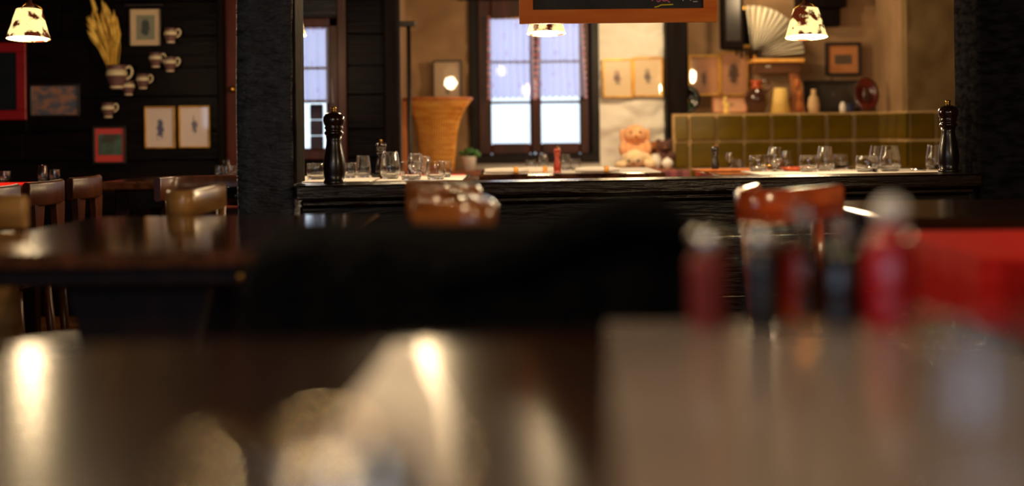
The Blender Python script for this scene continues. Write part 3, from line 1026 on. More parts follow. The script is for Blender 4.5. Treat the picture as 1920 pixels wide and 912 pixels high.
wrap_chair([(-1.33, 5.32), (-1.32, 5.44), (-1.28, 5.5), (-1.15, 5.55), (-1.0, 5.55), (-0.92, 5.5), (-0.9, 5.4)], 0.784, 0.09, 'chair_dark',
           'brown curved-back chair left of the left timber post, farther of two', (-1.12, 5.33), group=None)


def splat_chair(loc, rz, m, label, group=None, zt=0.785):
    root = empty('slat_back_chair', loc, rz, label, 'chair', group)
    # faces +y ; back at y=-0.19
    MB().band([(-0.19, -0.2), (-0.1, -0.222), (0, -0.23), (0.1, -0.222), (0.19, -0.2)], zt - 0.085, zt, 0.026, 0.008).build('top_rail', M[m], root)
    for ix in (-1, 1):
        MB().prism([(ix * 0.14, 0.43), (ix * 0.075, 0.43), (ix * 0.085, 0.58), (ix * 0.06, zt - 0.08), (ix * 0.165, zt - 0.08), (ix * 0.15, 0.58)], -0.222, -0.2).build('back_slat', M[m], root)
    MB().box((0, 0, 0.435), (0.4, 0.4, 0.03), bev=0.012, seg=2).build('seat', M[m], root)
    for ix in (-1, 1):
        for iy in (-1, 1):
            MB().tube([(ix * 0.15, iy * 0.15, 0.43), (ix * 0.18, iy * 0.19, 0)], [0.02, 0.014]).build('leg', M[m], root)
    return root


c0 = splat_chair((-1.87, 5.07, 0), PI / 2, 'chair_dark', 'slat-backed brown chair at the red clothed table, middle of three')
copy_tree(c0, (-1.87, 5.55, 0), PI / 2, 'slat-backed brown chair at the red clothed table, farthest of three')
copy_tree(c0, (-1.87, 4.6, 0), PI / 2, 'slat-backed brown chair at the red clothed table, nearest of three, cut by the photo edge')
# broad-backed pale chair at the left edge, beside the trestle table
root = empty('panel_back_chair', (-1.09, 3.22, 0), -0.5, 'pale panel-backed chair with grey seat pad at the left photo edge', 'chair')
MB().band([(-0.21, -0.12), (-0.1, -0.135), (0, -0.14), (0.08, -0.14), (0.125, -0.13)], 0.745, 0.82, 0.024, 0.01).build('backrest', M['chair_pale'], root)
for x in (-0.15, 0.07):
    MB().prism([(x - 0.035, 0.0), (x + 0.03, 0.0), (x + 0.035, 0.45), (x + 0.02, 0.74), (x - 0.02, 0.74), (x - 0.04, 0.45)], -0.15, -0.127).build('back_leg', M['chair_pale'], root)
MB().lathe([(0, 0.43), (0.2, 0.43), (0.215, 0.44), (0.2, 0.452), (0, 0.452)], (0.03, 0.08, 0), 32).build('seat', M['chair_dark'], root)
MB().lathe([(0, 0.452), (0.185, 0.452), (0.195, 0.462), (0.18, 0.473), (0, 0.476)], (0.03, 0.08, 0), 32).build('seat_pad', M['grey_pad'], root)
for x, y in ((-0.09, 0.2), (0.15, 0.2)):
    MB().tube([(x, y, 0.43), (x * 1.15, y * 1.1, 0)], [0.02, 0.014]).build('leg', M['chair_pale'], root)

# small table with a red mat left of the post
table((-0.76, 4.97, 0), 0.55, 0.7, 0.70, 'dark small table with a red mat beside the left timber post')
flat('table_mat', -0.88, 4.95, 0.70, 0.28, 0.36, M['red_mat'], 'salmon red mat on the small table left of the left post', 'table mat')
o = MB().lathe([(0, 0), (0.05, 0), (0.06, 0.02), (0.062, 0.06), (0.055, 0.06), (0.05, 0.01), (0, 0.008)], seg=24).build('serving_pot', M['black_glaze'], None, (-0.93, 4.86, 0.703))
tag(o, 'dark pot on the salmon red mat beside the left post', 'pot')

# right side: brown table and red clothed table
root = table((1.32, 3.4, 0), 1.04, 0.74, 0.752, 'brown table against the right post, behind the red clothed table', 'table_dark', 0)


def cloth_table():
    x0, x1, y0, y1 = 0.70, 1.6, 2.1, 2.66
    root = empty('clothed_table', ((x0 + x1) / 2, (y0 + y1) / 2, 0), 0, 'table covered by a hanging bright red tablecloth at the right edge', 'table')
    sx, sy = x1 - x0, y1 - y0
    MB().box((0, 0, 0.73), (sx - 0.02, sy - 0.02, 0.03)).build('tabletop', M['table_dark'], root)
    for ix in (-1, 1):
        for iy in (-1, 1):
            MB().box((ix * (sx / 2 - 0.08), iy * (sy / 2 - 0.08), 0.358), (0.05, 0.05, 0.715)).build('leg', M['table_leg'], root)
    # cloth: top plus skirt with corner folds
    t = bmesh.new()
    per = []
    nseg = 26
    cor = [(-sx / 2, -sy / 2), (sx / 2, -sy / 2), (sx / 2, sy / 2), (-sx / 2, sy / 2)]
    for k in range(4):
        a, b_ = Vector(cor[k]), Vector(cor[(k + 1) % 4])
        for i in range(nseg):
            per.append((a.lerp(b_, i / nseg), i / nseg, k))
    rings = []
    for lev, zz in enumerate((0.752, 0.747, 0.7, 0.62, 0.54, 0.46, 0.38)):
        r = []
        for pnt, u, k in per:
            n = pnt.normalized()
            e = 0 if lev == 0 else 0.006
            c = min(u, 1 - u) * 2
            w_ = (0.75 - zz) / 0.4
            fold = max(0, 1 - c * 6) * 0.03 * w_ * (1 if u < 0.5 else -0.4)
            out = e + 0.008 * w_ * math.sin(u * 9 * PI) * min(1, c * 4) + fold
            nx = (0, 1, 0, -1)[k] if c > 0.02 else (n.x)
            ny = (-1, 0, 1, 0)[k] if c > 0.02 else (n.y)
            r.append(t.verts.new((pnt.x + nx * out, pnt.y + ny * out, zz)))
        rings.append(r)
    m_ = len(per)
    for a, b_ in zip(rings, rings[1:]):
        for k in range(m_):
            f = t.faces.new((a[k], b_[k], b_[(k + 1) % m_], a[(k + 1) % m_])); f.smooth = True
    t.faces.new(rings[0])
    bmesh.ops.recalc_face_normals(t, faces=t.faces)
    b = MB(); b.bm.free(); b.bm = t
    b.build('tablecloth', M['red_cloth'], root)
    return root


cloth_table()

# ------------------------------------------------------------------ black coat on a chair
CYD = 1.78
top_px = [(478, 500), (500, 452), (530, 428), (580, 419), (700, 420), (850, 424), (980, 424), (1060, 418), (1130, 402), (1180, 385), (1220, 380), (1255, 392), (1290, 420), (1330, 475)]
prof = [(P(a, b_, CYD).x, P(a, b_, CYD).z) for a, b_ in top_px]


def prof_z(x):
    for (a, za), (b_, zb) in zip(prof, prof[1:]):
        if a <= x <= b_:
            return za + (zb - za) * (x - a) / (b_ - a)
    return prof[0][1] if x < prof[0][0] else prof[-1][1]


cx0, cx1 = prof[0][0], prof[-1][0]
cxm = (cx0 + cx1) / 2
chair = empty('curved_back_chair', (cxm, CYD + 0.2, 0), 0, 'chair hidden under the black coat beyond the foreground table', 'chair')
MB().band([(-0.19, -0.16), (-0.1, -0.19), (0, -0.2), (0.1, -0.19), (0.19, -0.16)], 0.69, 0.78, 0.024, 0.007).build('backrest', M['chair_dark'], chair)
MB().box((0, 0.02, 0.435), (0.4, 0.38, 0.03), bev=0.012).build('seat', M['chair_dark'], chair)
for ix in (-1, 1):
    MB().tube([(ix * 0.16, -0.165, 0.0), (ix * 0.165, -0.15, 0.43), (ix * 0.165, -0.175, 0.72)], 0.017).build('back_leg', M['chair_dark'], chair)
    MB().tube([(ix * 0.17, 0.17, 0.0), (ix * 0.16, 0.16, 0.43)], 0.017).build('front_leg', M['chair_dark'], chair)
t = bmesh.new()
nx, nv = 60, 40
g = []
for j in range(nv + 1):
    v = j / nv
    row = []
    for i in range(nx + 1):
        u = i / nx
        x = cx0 + (cx1 - cx0) * u
        zt = prof_z(x)
        s_ = (v - 0.5) * 2
        a_ = abs(s_)
        thick = 0.05 + 0.02 * math.sin(u * 5)
        if a_ < 0.3:
            th_ = a_ / 0.3 * PI / 2
            y, z = thick * math.sin(th_), zt - thick * 0.7 * (1 - math.cos(th_))
        else:
            w_ = (a_ - 0.3) / 0.7
            y, z = thick + 0.02 * w_, zt - thick * 0.7 - w_ * (zt - thick * 0.7 - 0.36)
        fold = 0.014 * math.sin(u * 23 + 2 * math.sin(v * 5)) * min(1, a_ * 2) + noise.noise(Vector((x * 14, v * 6, 3))) * 0.012
        x += -0.02 * a_ * (1 - 2 * u)
        row.append(t.verts.new((x - cxm, (math.copysign(y, s_) if s_ else 0) + math.copysign(fold, 1 if s_ >= 0 else -1) * (1 if s_ else 0), z)))
    g.append(row)
for j in range(nv):
    for i in range(nx):
        f = t.faces.new((g[j][i], g[j][i + 1], g[j + 1][i + 1], g[j + 1][i])); f.smooth = True
b = MB(); b.bm.free(); b.bm = t
root = empty('coat', (cxm, CYD, 0), 0, 'black coat hung over a chair back beyond the foreground table', 'coat')
o = b.build('coat_cloth', M['black_cloth'], root)
md = o.modifiers.new('thickness', 'SOLIDIFY'); md.thickness = 0.008; md.offset = 0
# rolled collar lying along the back
cpts = [(P(px_, py_, CYD - 0.06).x - cxm, -0.07, P(px_, py_, CYD - 0.06).z) for px_, py_ in ((820, 520), (900, 500), (980, 478), (1060, 440), (1140, 412), (1210, 400), (1260, 430))]
MB().tube([tuple(v) for v in smooth([Vector(c) for c in cpts], 4)], 0.026, 10).build('collar', M['black_cloth'], root)

# ------------------------------------------------------------------ foreground table and what stands on it
root = empty('foreground_table', (0.1, 0.7236, 0), math.radians(9), 'dark glossy brown table top nearest the camera across the bottom', 'table')
MB().box((0, 0, 0.732), (0.96, 1.4, 0.036), bev=0.008, seg=2).build('tabletop', M['table_dark'], root)
a = MB()
a.box((0, 0.6, 0.68), (0.8, 0.025, 0.07)); a.box((0, -0.6, 0.68), (0.8, 0.025, 0.07))
a.build('apron', M['table_leg'], root)
for ix in (-1, 1):
    for iy in (-1, 1):
        MB().box((ix * 0.42, iy * 0.6, 0.357), (0.07, 0.07, 0.714), bev=0.006).build('leg', M['table_leg'], root)

# pale runner, napkin
rn = MB().box((0, 0, 0.002), (0.36, 1.03, 0.004), bev=0.001).build('table_runner', M['runner'], None, (0.243, 0.915, 0.75), math.radians(-3.3))
tag(rn, 'pale glossy table runner, blurred, across the lower right of the foreground table', 'table runner')
nb = MB()
t = bmesh.new()
for zz, sh in ((0.0, 0.0), (0.006, 0.012)):
    q_ = [(-0.055 + sh, -0.22), (0.045 - sh * 0.4, -0.24), (0.038, 0.0), (0.012, 0.3 - sh * 3), (-0.008, 0.3 - sh * 3), (-0.034 + sh, 0.0)]
    lo_ = [t.verts.new((x, y, zz)) for x, y in q_]
    hi_ = [t.verts.new((x, y, zz + 0.006)) for x, y in q_]
    t.faces.new(lo_[::-1]); t.faces.new(hi_)
    for k in range(6): t.faces.new((lo_[k], lo_[(k + 1) % 6], hi_[(k + 1) % 6], hi_[k]))
nb.merge(t)
tag(nb.build('folded_napkin', M['white_cloth'], None, (-0.085, 0.98, 0.75), math.radians(3)), 'narrow folded white napkin lying on the dark foreground table', 'napkin')
# near tumblers, strongly out of focus
o = MB().lathe([(0, 0), (0.034, 0), (0.037, 0.004), (0.04, 0.03), (0.042, 0.088), (0.0435, 0.092), (0.042, 0.095), (0.0395, 0.092), (0.038, 0.03), (0.034, 0.008), (0, 0.006)], seg=40).build('metal_cup', M['warm_metal'], None, (X(592, 0.46), 0.46, 0.75))
tag(o, 'very blurred shiny cup whose bright rim shows at the bottom edge', 'cup')
o = bpy.data.objects.new('drinking_glass', GL['tall']); o.location = (X(1835, 0.66), 0.66, 0.75); o.scale = (0.95, 0.95, 0.95); COL.objects.link(o)
tag(o, 'blurred tumbler at the lower right edge standing on the pale runner', 'glass')

# condiment set at the far end of the runner
CD = 1.40


def cruet(px, top, w, name, label, mbody, mcap, cat, d=CD, cap_h=0.25, rz=0, neck=0.55, glassy=False):
    h = P(px, top, d).z - 0.75
    r = w * d / F / 2
    root = empty(name, (X(px, d), d, 0.75), rz, label, cat)
    hb = h * (1 - cap_h)
    MB().lathe([(0, 0), (r * 0.95, 0), (r, 0.004), (r, hb * 0.72), (r * (neck + 0.25), hb * 0.86), (r * neck, hb), (0, hb)], seg=24).build('bottle', mbody, root)
    MB().lathe([(0, hb), (r * (neck + 0.08), hb), (r * (neck + 0.12), hb + (h - hb) * 0.6), (r * neck * 0.8, h * 0.985), (0, h)], seg=20).build('cap', mcap, root)
    return root


cruet(1325, 425, 72, 'spice_shaker', 'shaker of dark red spice with a metal cap, leftmost of the condiments', M['paprika'], M['steel'], 'shaker', neck=0.8)
cruet(1425, 420, 72, 'pepper_shaker', 'dark pepper shaker with a metal cap, second from the left of the condiments', M['dark_bottle'], M['steel'], 'shaker', neck=0.8, d=1.39)
cruet(1500, 372, 74, 'oil_bottle', 'brownish glass oil bottle standing amid the condiments', M['amber_oil'], M['glass'], 'bottle', d=1.44, neck=0.45)
cruet(1572, 400, 66, 'vinegar_bottle', 'dark vinegar bottle left of the red sauce bottle', M['dark_bottle'], M['glass'], 'bottle', d=1.41, neck=0.45)
cruet(1668, 368, 100, 'sauce_bottle', 'bright red sauce bottle with a pale cap, rightmost of the condiments', M['red_sauce'], M['china'], 'bottle', d=1.39, cap_h=0.2, neck=0.5)

# ------------------------------------------------------------------ pendant lamps


def pendant(px, py_bottom, d, label, size=1.0, power=1.0):
    z = P(px, py_bottom, d).z
    root = empty('pendant_lamp', (X(px, d), d, z), 0, label, 'lamp')
    TLT = math.radians(-5)
    root.rotation_euler = (TLT, 0, 0)
    top = Matrix.Rotation(-TLT, 3, 'X') @ Vector((0, 0, CEIL - z))
    R0, R1, H = 0.085 * size, 0.05 * size, 0.118 * size
    MB().lathe([(R0, 0), (R0 * 0.985, 0), (R1 * 0.96, H - 0.004), (0.02, H - 0.003), (0.02, H), (R1, H), (R0, 0)], seg=40).build('shade', M['shade'], root)
    MB().lathe([(0, 0.012), (R0 * 0.95, 0.01), (R0 * 0.95, 0.006), (0, 0.006)], seg=40).build('diffuser', M['bulb_disc'], root)
    MB().lathe([(0, H), (0.022, H), (0.024, H + 0.012), (0.012, H + 0.03), (0.008, H + 0.05), (0, H + 0.05)], seg=20).build('lamp_holder', M['chair_dark'], root)
    for k in (0, 1, 2):
        a_ = k * 2 * PI / 3 + 0.3
        MB().tube([(R1 * math.cos(a_), R1 * math.sin(a_), H - 0.005), (R1 * 0.9 * math.cos(a_), R1 * 0.9 * math.sin(a_), H + 0.012), (0, 0, H + 0.034)], 0.004, 6).build('shade_bracket', M['brass'], root)
    MB().tube([(0, 0, H + 0.045), top], 0.003, 6).build('cord', M['iron'], root)
    MB().lathe([(0, CEIL - z), (0.04, CEIL - z), (0.035, CEIL - z - 0.03), (0, CEIL - z - 0.035)], top - Vector((0, 0, CEIL - z)), seg=20).build('ceiling_rose', M['chair_dark'], root)
    l = bpy.data.lights.new('bulb_light', 'POINT')
    l.energy = LAMP_W * power
    l.color = (1.0, 0.72, 0.40)
    l.shadow_soft_size = 0.05
    lo = bpy.data.objects.new('bulb_light', l)
    lo.parent = root
    lo.location = (0, 0, -0.06)
    COL.objects.link(lo)
    return root


pendant(55, 73, 5.67, 'left pendant lamp with a mottled cream and brown shade, upper left corner', power=0.75)
pendant(1514, 70, 5.8, 'right pendant lamp with a mottled cream and brown shade, before the pleated fan', power=1.4)
pendant(1026, 63, 5.6, 'pendant lamp partly covered by the lower edge of the chalkboard', 0.9)
pendant(540, 66, 6.3, 'pendant lamp almost hidden behind the left timber post', power=0.45)
pendant(1195, 20, 7.6, 'pendant lamp fully behind the chalkboard, lighting the whitewashed wall', power=1.6)
pendant(1432, -40, 8.2, 'unseen pendant lamp added above the frame to brighten the pleated fan', power=0.45)  # unseen lamp added to give the fan its bright spot

# unseen lamps above the picture; the foreground one is added for highlights
def pendant_at(x, y, z, label, power): return pendant(960 + x / y * F, 243 - (z - CZ) / y * F, y, label, power=power)


pendant_at(1.9, 2.3, 1.57, 'pendant lamp over the right-hand tables, above the picture', 2.1)
pendant_at(-0.64, 1.9, 1.5, 'pendant lamp over the trestle table, above the picture', 0.9)
pendant_at(-0.12, 0.85, 1.68, 'unseen pendant lamp added to light the foreground table, above the picture', 0.8)  # added so the cup rim, napkin and runner catch warm light
pendant_at(-0.363, 5.6, 1.64, 'pendant lamp over the table behind the ledge, above the picture', 1.1)

# ------------------------------------------------------------------ chalkboard
KD = 4.75
kx0, kx1 = X(976, KD), X(1346, KD)
kz0 = P(1160, 43, KD).z
kh = 0.5
root = empty('chalkboard', ((kx0 + kx1) / 2, KD, kz0), math.radians(0), 'hanging chalkboard with an orange wooden frame at the top of the photo', 'chalkboard')
kw = kx1 - kx0
fw = 0.0455


def mitre(a, b, c, d):
    return MB().prism([a, b, c, d], -0.014, 0.014)


mitre((-kw / 2, 0), (kw / 2, 0), (kw / 2 - fw, fw), (-kw / 2 + fw, fw)).build('frame_rail', M['chalk_frame'], root)
mitre((-kw / 2, kh), (-kw / 2 + fw, kh - fw), (kw / 2 - fw, kh - fw), (kw / 2, kh)).build('frame_rail', M['chalk_frame'], root)
mitre((-kw / 2, 0), (-kw / 2 + fw, fw), (-kw / 2 + fw, kh - fw), (-kw / 2, kh)).build('frame_stile', M['chalk_frame'], root)
mitre((kw / 2, 0), (kw / 2, kh), (kw / 2 - fw, kh - fw), (kw / 2 - fw, fw)).build('frame_stile', M['chalk_frame'], root)
slate = MB().box((0, 0.004, kh / 2), (kw - 2 * fw + 0.01, 0.008, kh - 2 * fw + 0.01)).build('slate', M['slate'], root)


def stroke(pts, m, r=0.0022):
    q_ = []
    for px_, py_ in pts:
        v = P(px_, py_, KD)
        q_.append(Vector((v.x - (kx0 + kx1) / 2, -0.0005, v.z - kz0)))
    return MB().tube(smooth(q_, 5), r, 6).build('chalk_stroke', m, slate)


stroke([(1222, -14), (1222.5, -6), (1223, 2)], M['pink'], 0.0026)
stroke([(1238, -8), (1233, -9), (1231, -4), (1236, -2), (1238, 1), (1234, 3), (1231, 1)], M['pink'], 0.0024)
stroke([(1250, -8), (1244, -8), (1241, -2), (1245, 2), (1250, -1), (1250.5, -8), (1250, -1), (1253, 3), (1256, 4)], M['pink'], 0.0024)
stroke([(1227, 13.5), (1230, 13), (1234, 12), (1240, 9.5), (1250, 9), (1262, 8.3)], M['yellow_chalk'], 0.0024)
stroke([(1276, -16), (1278, -8), (1281, 2)], M['white_chalk'], 0.0018)
stroke([(1294, -16), (1293, -6), (1295, 1.5)], M['white_chalk'], 0.0018)
stroke([(1299, 3), (1304, 3), (1308, 2.7)], M['white_chalk'], 0.0018)
for s_ in (-1, 1):
    MB().tube([(s_ * kw * 0.4, 0, kh - 0.005), (s_ * kw * 0.4, 0, CEIL - kz0)], 0.004, 6).build('hanging_chain', M['iron'], root)


# ------------------------------------------------------------------ pictures on the walls
def picture(px0, px1, py0, py1, d, label, mframe, mprint, fw=3.0, mount=None, mm=9.0, group=None, glazed=True, name='framed_picture', lean=0.0, gname='picture_glass', sub=None):
    a, b_ = P(px0, py1, d), P(px1, py0, d)
    w, h = b_.x - a.x, b_.z - a.z
    k = d / F
    root = empty(name, ((a.x + b_.x) / 2, d, a.z), 0, label, 'picture', group)
    root.rotation_euler = (lean, 0, 0)
    f = fw * k
    fr = MB()
    fr.box((0, -0.004, f / 2), (w, 0.022, f), bev=0.003)
    fr.box((0, -0.004, h - f / 2), (w, 0.022, f), bev=0.003)
    fr.box((-w / 2 + f / 2, -0.004, h / 2), (f, 0.022, h - 2 * f), bev=0.003)
    fr.box((w / 2 - f / 2, -0.004, h / 2), (f, 0.022, h - 2 * f), bev=0.003)
    fr.build('frame', mframe, root)
    mx, mz = w - 2 * f, h - 2 * f
    if mount:
        MB().box((0, 0.004, h / 2), (mx, 0.004, mz)).build('mount', mount, root)
        q_ = mm * k
        if sub:
            x0_, x1_, z0_, z1_ = sub
            MB().box((mx * ((x0_ + x1_) / 2 - 0.5), 0.001, f + mz * (z0_ + z1_) / 2), (mx * (x1_ - x0_), 0.003, mz * (z1_ - z0_))).build('print', mprint, root)
        else:
            MB().box((0, 0.001, h / 2), (mx - 2 * q_, 0.003, mz - 2 * q_)).build('print', mprint, root)
    else:
        MB().box((0, 0.003, h / 2), (mx, 0.004, mz)).build('print', mprint, root)
    if glazed:
        MB().box((0, -0.004, h / 2), (mx, 0.0015, mz)).build(gname, M['pane'], root)
    return root


DL = Y_LEFT - 0.02
DB = Y_BACK - 0.06
DN = Y_NICHE - 0.05
pr = picture(243, 303, 15, 88, DL, 'cream-mounted grey mountain print, uppermost on the dark boarded wall', M['black_frame'], print_mat('mountain_print', (150, 152, 126), (70, 76, 66), 0.5, sc=(1.4, 1), nscale=5), 2.2, M['mat_cream'], 11)
MB().box((0, -0.01, P(270, 12, DL).z - P(270, 88, DL).z + 0.004), (0.2, 0.05, 0.012), bev=0.003).build('top_ledge', M['black_frame'], pr)
picture(57, 150, 157, 220, DL, 'dark-framed brownish village scene below the left lamp', M['black_frame'], mat('village_print', (84, 84, 96), 0.5, (168, 112, 78), 16, (1, 1, 1.6), lo=0.42, hi=0.58), 4)
picture(175, 237, 236, 308, DL, 'small picture with red mount and greenish print, lowest on the dark wall', M['black_frame'], mat('green_print', (70, 66, 40), 0.5, (84, 116, 100), 11, lo=0.4, hi=0.6), 4, M['red_mount'], 5, sub=(0.1, 0.92, 0.2, 0.82))
fig = print_mat('blue_figure', (236, 214, 204), (86, 84, 118), 0.36, sc=(1.5, 0.9), nscale=7, oz=-0.05)
picture(272, 329, 199, 279, DL, 'gilt-framed pale print with a blue figure, left of a pair on the dark wall', M['gold'], fig, 3)
picture(336, 394, 198, 278, DL, 'gilt-framed pale print with a slim grey figure, right of a pair on the dark wall', M['gold'], print_mat('slim_figure', (234, 212, 206), (104, 98, 118), 0.33, sc=(1.9, 0.9), nscale=8), 3)
picture(-60, 49, 80, 226, DL - 0.02, 'big picture or mirror in a thick glossy red frame at the left photo edge', M['red_frame'], M['black_glaze'], 18, glazed=False)
picture(812, 866, 113, 205, DB, 'thin-framed beige picture half behind the wicker basket', M['black_frame'], print_mat('beige_print', (190, 156, 118), (104, 76, 66), 0.36, sc=(1.5, 1.1)), 3)
picture(1130, 1186, 110, 184, DB - 0.01, 'gilt-framed print of a small red figure, left of a pair on the whitewashed wall', M['gold'], print_mat('red_figure', (228, 200, 158), (120, 82, 70), 0.36, sc=(1.6, 1.1), nscale=9), 3.5)
picture(1187, 1243, 107, 182, DB - 0.01, 'gilt-framed print of a grey figure, right of a pair on the whitewashed wall', M['gold'], print_mat('grey_figure', (228, 198, 156), (112, 92, 80), 0.36, sc=(1.7, 1.1), nscale=9), 3.5)
picture(1291, 1349, 103, 180, DN, 'gilt-framed brown print with a dark figure, left of a pair right of the beam', M['gold'], print_mat('dark_figure', (190, 130, 86), (104, 66, 48), 0.35, sc=(1.9, 1.0), oz=-0.1), 4)
picture(1350, 1402, 97, 180, DN, 'gilt-framed brown print with a hairy dark figure, right of a pair right of the beam', M['gold'], print_mat('hairy_figure', (178, 124, 86), (74, 48, 34), 0.42, sc=(1.3, 1.0)), 3)
picture(1547, 1614, 79, 143, DN, 'black-framed tan picture with a small dark landscape, right of the lamp', M['black_frame'], mat('small_landscape', (70, 56, 46), 0.5, (92, 76, 60), 9), 6, M['tan_mount'], 8, sub=(0.22, 0.8, 0.32, 0.66))
picture(1508, 1612, 150, 211, DN - 0.06, 'wide dark landscape in a black frame leaning on the stove shelf', M['black_frame'], mat('dark_landscape', (40, 32, 26), 0.4, (66, 56, 46), 5), 6, lean=-0.08)
picture(1335, 1400, 182, 212, DN - 0.12, 'unframed pale card leaning on the stove shelf below the paired prints', M['tan_mount'], print_mat('pale_card', (214, 160, 122), (158, 116, 92), 0.34, sc=(1.2, 1.4)), 2, glazed=False)


# ------------------------------------------------------------------ jugs and wheat on the dark wall
def jug(px, py_bot, hpx, d, label, flip=1, group='stoneware jugs hung on the dark wall', name='hanging_jug', handle_z=0.62):
    p = P(px, py_bot, d)
    h = hpx * d / F
    root = empty(name, p, 0, label, 'jug', group)
    r = h * 0.42
    MB().lathe([(0, 0), (r * 0.55, 0), (r * 0.6, h * 0.04), (r * 0.62, h * 0.13), (r * 0.95, h * 0.48), (r, h * 0.56)], seg=24).build('lower_body', M['stoneware'], root)
    MB().lathe([(r * 0.6, h * 0.05), (r * 0.645, h * 0.06), (r * 0.66, h * 0.12), (r * 0.62, h * 0.14)], seg=24).build('foot_band', M['cream_glaze'], root)
    MB().lathe([(r, h * 0.56), (r * 1.02, h * 0.57), (r * 1.0, h * 0.72), (r * 0.86, h * 0.82), (r * 0.84, h * 0.82)], seg=24).build('cream_band', M['cream_glaze'], root)
    MB().lathe([(r * 0.86, h * 0.82), (r * 0.87, h * 0.9), (r * 0.94, h), (r * 0.88, h), (r * 0.8, h * 0.88), (r * 0.8, h * 0.7), (0, h * 0.66)], seg=24).build('rim', M['stoneware'], root)
    pts = [(flip * r * 0.9, 0, h * 0.86), (flip * r * 1.25, 0, h * 0.93), (flip * r * 1.5, 0, h * 0.78), (flip * r * 1.38, 0, h * 0.55), (flip * r * 0.95, 0, h * 0.42)]
    MB().tube(smooth([Vector(q_) for q_ in pts], 5), h * 0.055, 8).build('handle', M['cream_glaze'], root)
    return root


JD = Y_LEFT - 0.075
jug(219, 168, 46, JD, 'largest stoneware jug on the dark wall, holding dried wheat', 1, group=None)
for px_, py_, hp, fl_, lab in ((320, 82, 29, 1, 'small jug right of the mountain print, topmost'), (292, 128, 29, 1, 'small jug just under the mountain print'), (319, 136, 29, 1, 'small jug below the topmost small jug'),
                               (268, 168, 29, 1, 'small jug with a cream handle right of the wheat jug'), (241, 180, 28, -1, 'small jug just under the wheat jug with its handle to the left'), (203, 222, 29, 1, 'lowest small jug, above the red-mounted picture')):
    jug(px_, py_, hp, JD + 0.025, lab, fl_)
wroot = empty('wheat_bunch', P(212, 130, JD), 0, 'bunch of golden dried wheat standing in the largest jug', 'dried wheat')
wb_ = MB(); wh = MB()
for k in range(70):
    tx = random.uniform(-1, 1)
    L = random.uniform(0.22, 0.34) * (1 - 0.25 * abs(tx))
    tipx = -0.045 + tx * 0.075
    base = Vector((random.uniform(-0.02, 0.02), random.uniform(-0.02, 0.02), -0.02))
    tip = Vector((tipx, random.uniform(-0.04, 0.03), L))
    m_ = base.lerp(tip, 0.6) + Vector((0.01, 0, 0))
    wb_.tube([base, m_, tip], 0.0022, 4)
    dr = (tip - m_).normalized()
    wh.tube([tip - dr * 0.06, tip - dr * 0.03, tip, tip + dr * 0.025], [0.003, 0.009, 0.007, 0.001], 5)
tag(wb_.build('stalks', M['wheat'], wroot), kind='stuff')
tag(wh.build('ears', M['wheat'], wroot), kind='stuff')
o = MB().tube([(-0.1, 0, 0.27), (-0.09, 0, 0.31), (-0.105, 0, 0.36), (-0.115, 0, 0.4)], [0.012, 0.014, 0.01, 0.002], 6).build('tall_ear', M['wheat'], wroot)

# reddish door left of the post, with dark jambs
dr_ = tag(MB().box((X(452, DL), DL - 0.0, 1.0), (X(480, DL) - X(424, DL), 0.03, 2.0), bev=0.006).build('door_1', mat('red_door', (66, 20, 10), 0.5, (86, 30, 16), 5, (5, 5, 1), spec=0.2)), kind='structure')
MB().ball((X(436, DL - 0.05), DL - 0.045, P(436, 168, DL).z), 0.018, 12).build('door_knob', M['brass'], dr_)
tag(MB().box((X(419, DL), DL - 0.03, CEIL / 2), (X(425, DL) - X(413, DL), 0.08, CEIL), bev=0.006).build('trim_2', M['beam']), kind='structure')
BZ = BZ_ = P(1000, 320, 8.0).z
# dark upright and pole right of the second window
tag(MB().box((X(736, DL - 0.1), DL - 0.1, CEIL / 2), (X(751, DL) - X(722, DL), 0.12, CEIL), bev=0.012).build('trim_3', M['beam']), kind='structure')
tag(MB().box((X(643, DL), DL - 0.015, CEIL / 2), (X(652, DL) - X(636, DL), 0.05, CEIL), bev=0.006).build('trim_4', M['frame_brown']), kind='structure')
root = empty('coat_stand', (X(768, 7.8), 7.8, 0.0), 0, 'thin dark iron pole with a crossbar, left of the wicker basket', 'coat stand')
zt = P(768, 45, 7.8).z
MB().tube([(0, 0, 0.02), (0, 0, zt)], 0.012, 8).build('pole', M['iron'], root)
MB().box((-0.02, 0, zt), (0.12, 0.03, 0.03), bev=0.005).build('crossbar', M['iron'], root)
MB().lathe([(0, 0), (0.05, 0), (0.045, 0.02), (0.02, 0.03), (0, 0.03)], seg=24).build('stand_foot', M['iron'], root)
o = MB().box((0, 0, 0.2), (0.036, 0.03, 0.4), bev=0.005).build('wooden_stake', M['wicker_orange'], None, (X(757, 8.02), 8.02, BZ_))
tag(o, 'orange wooden upright board beside the wicker basket', 'board')

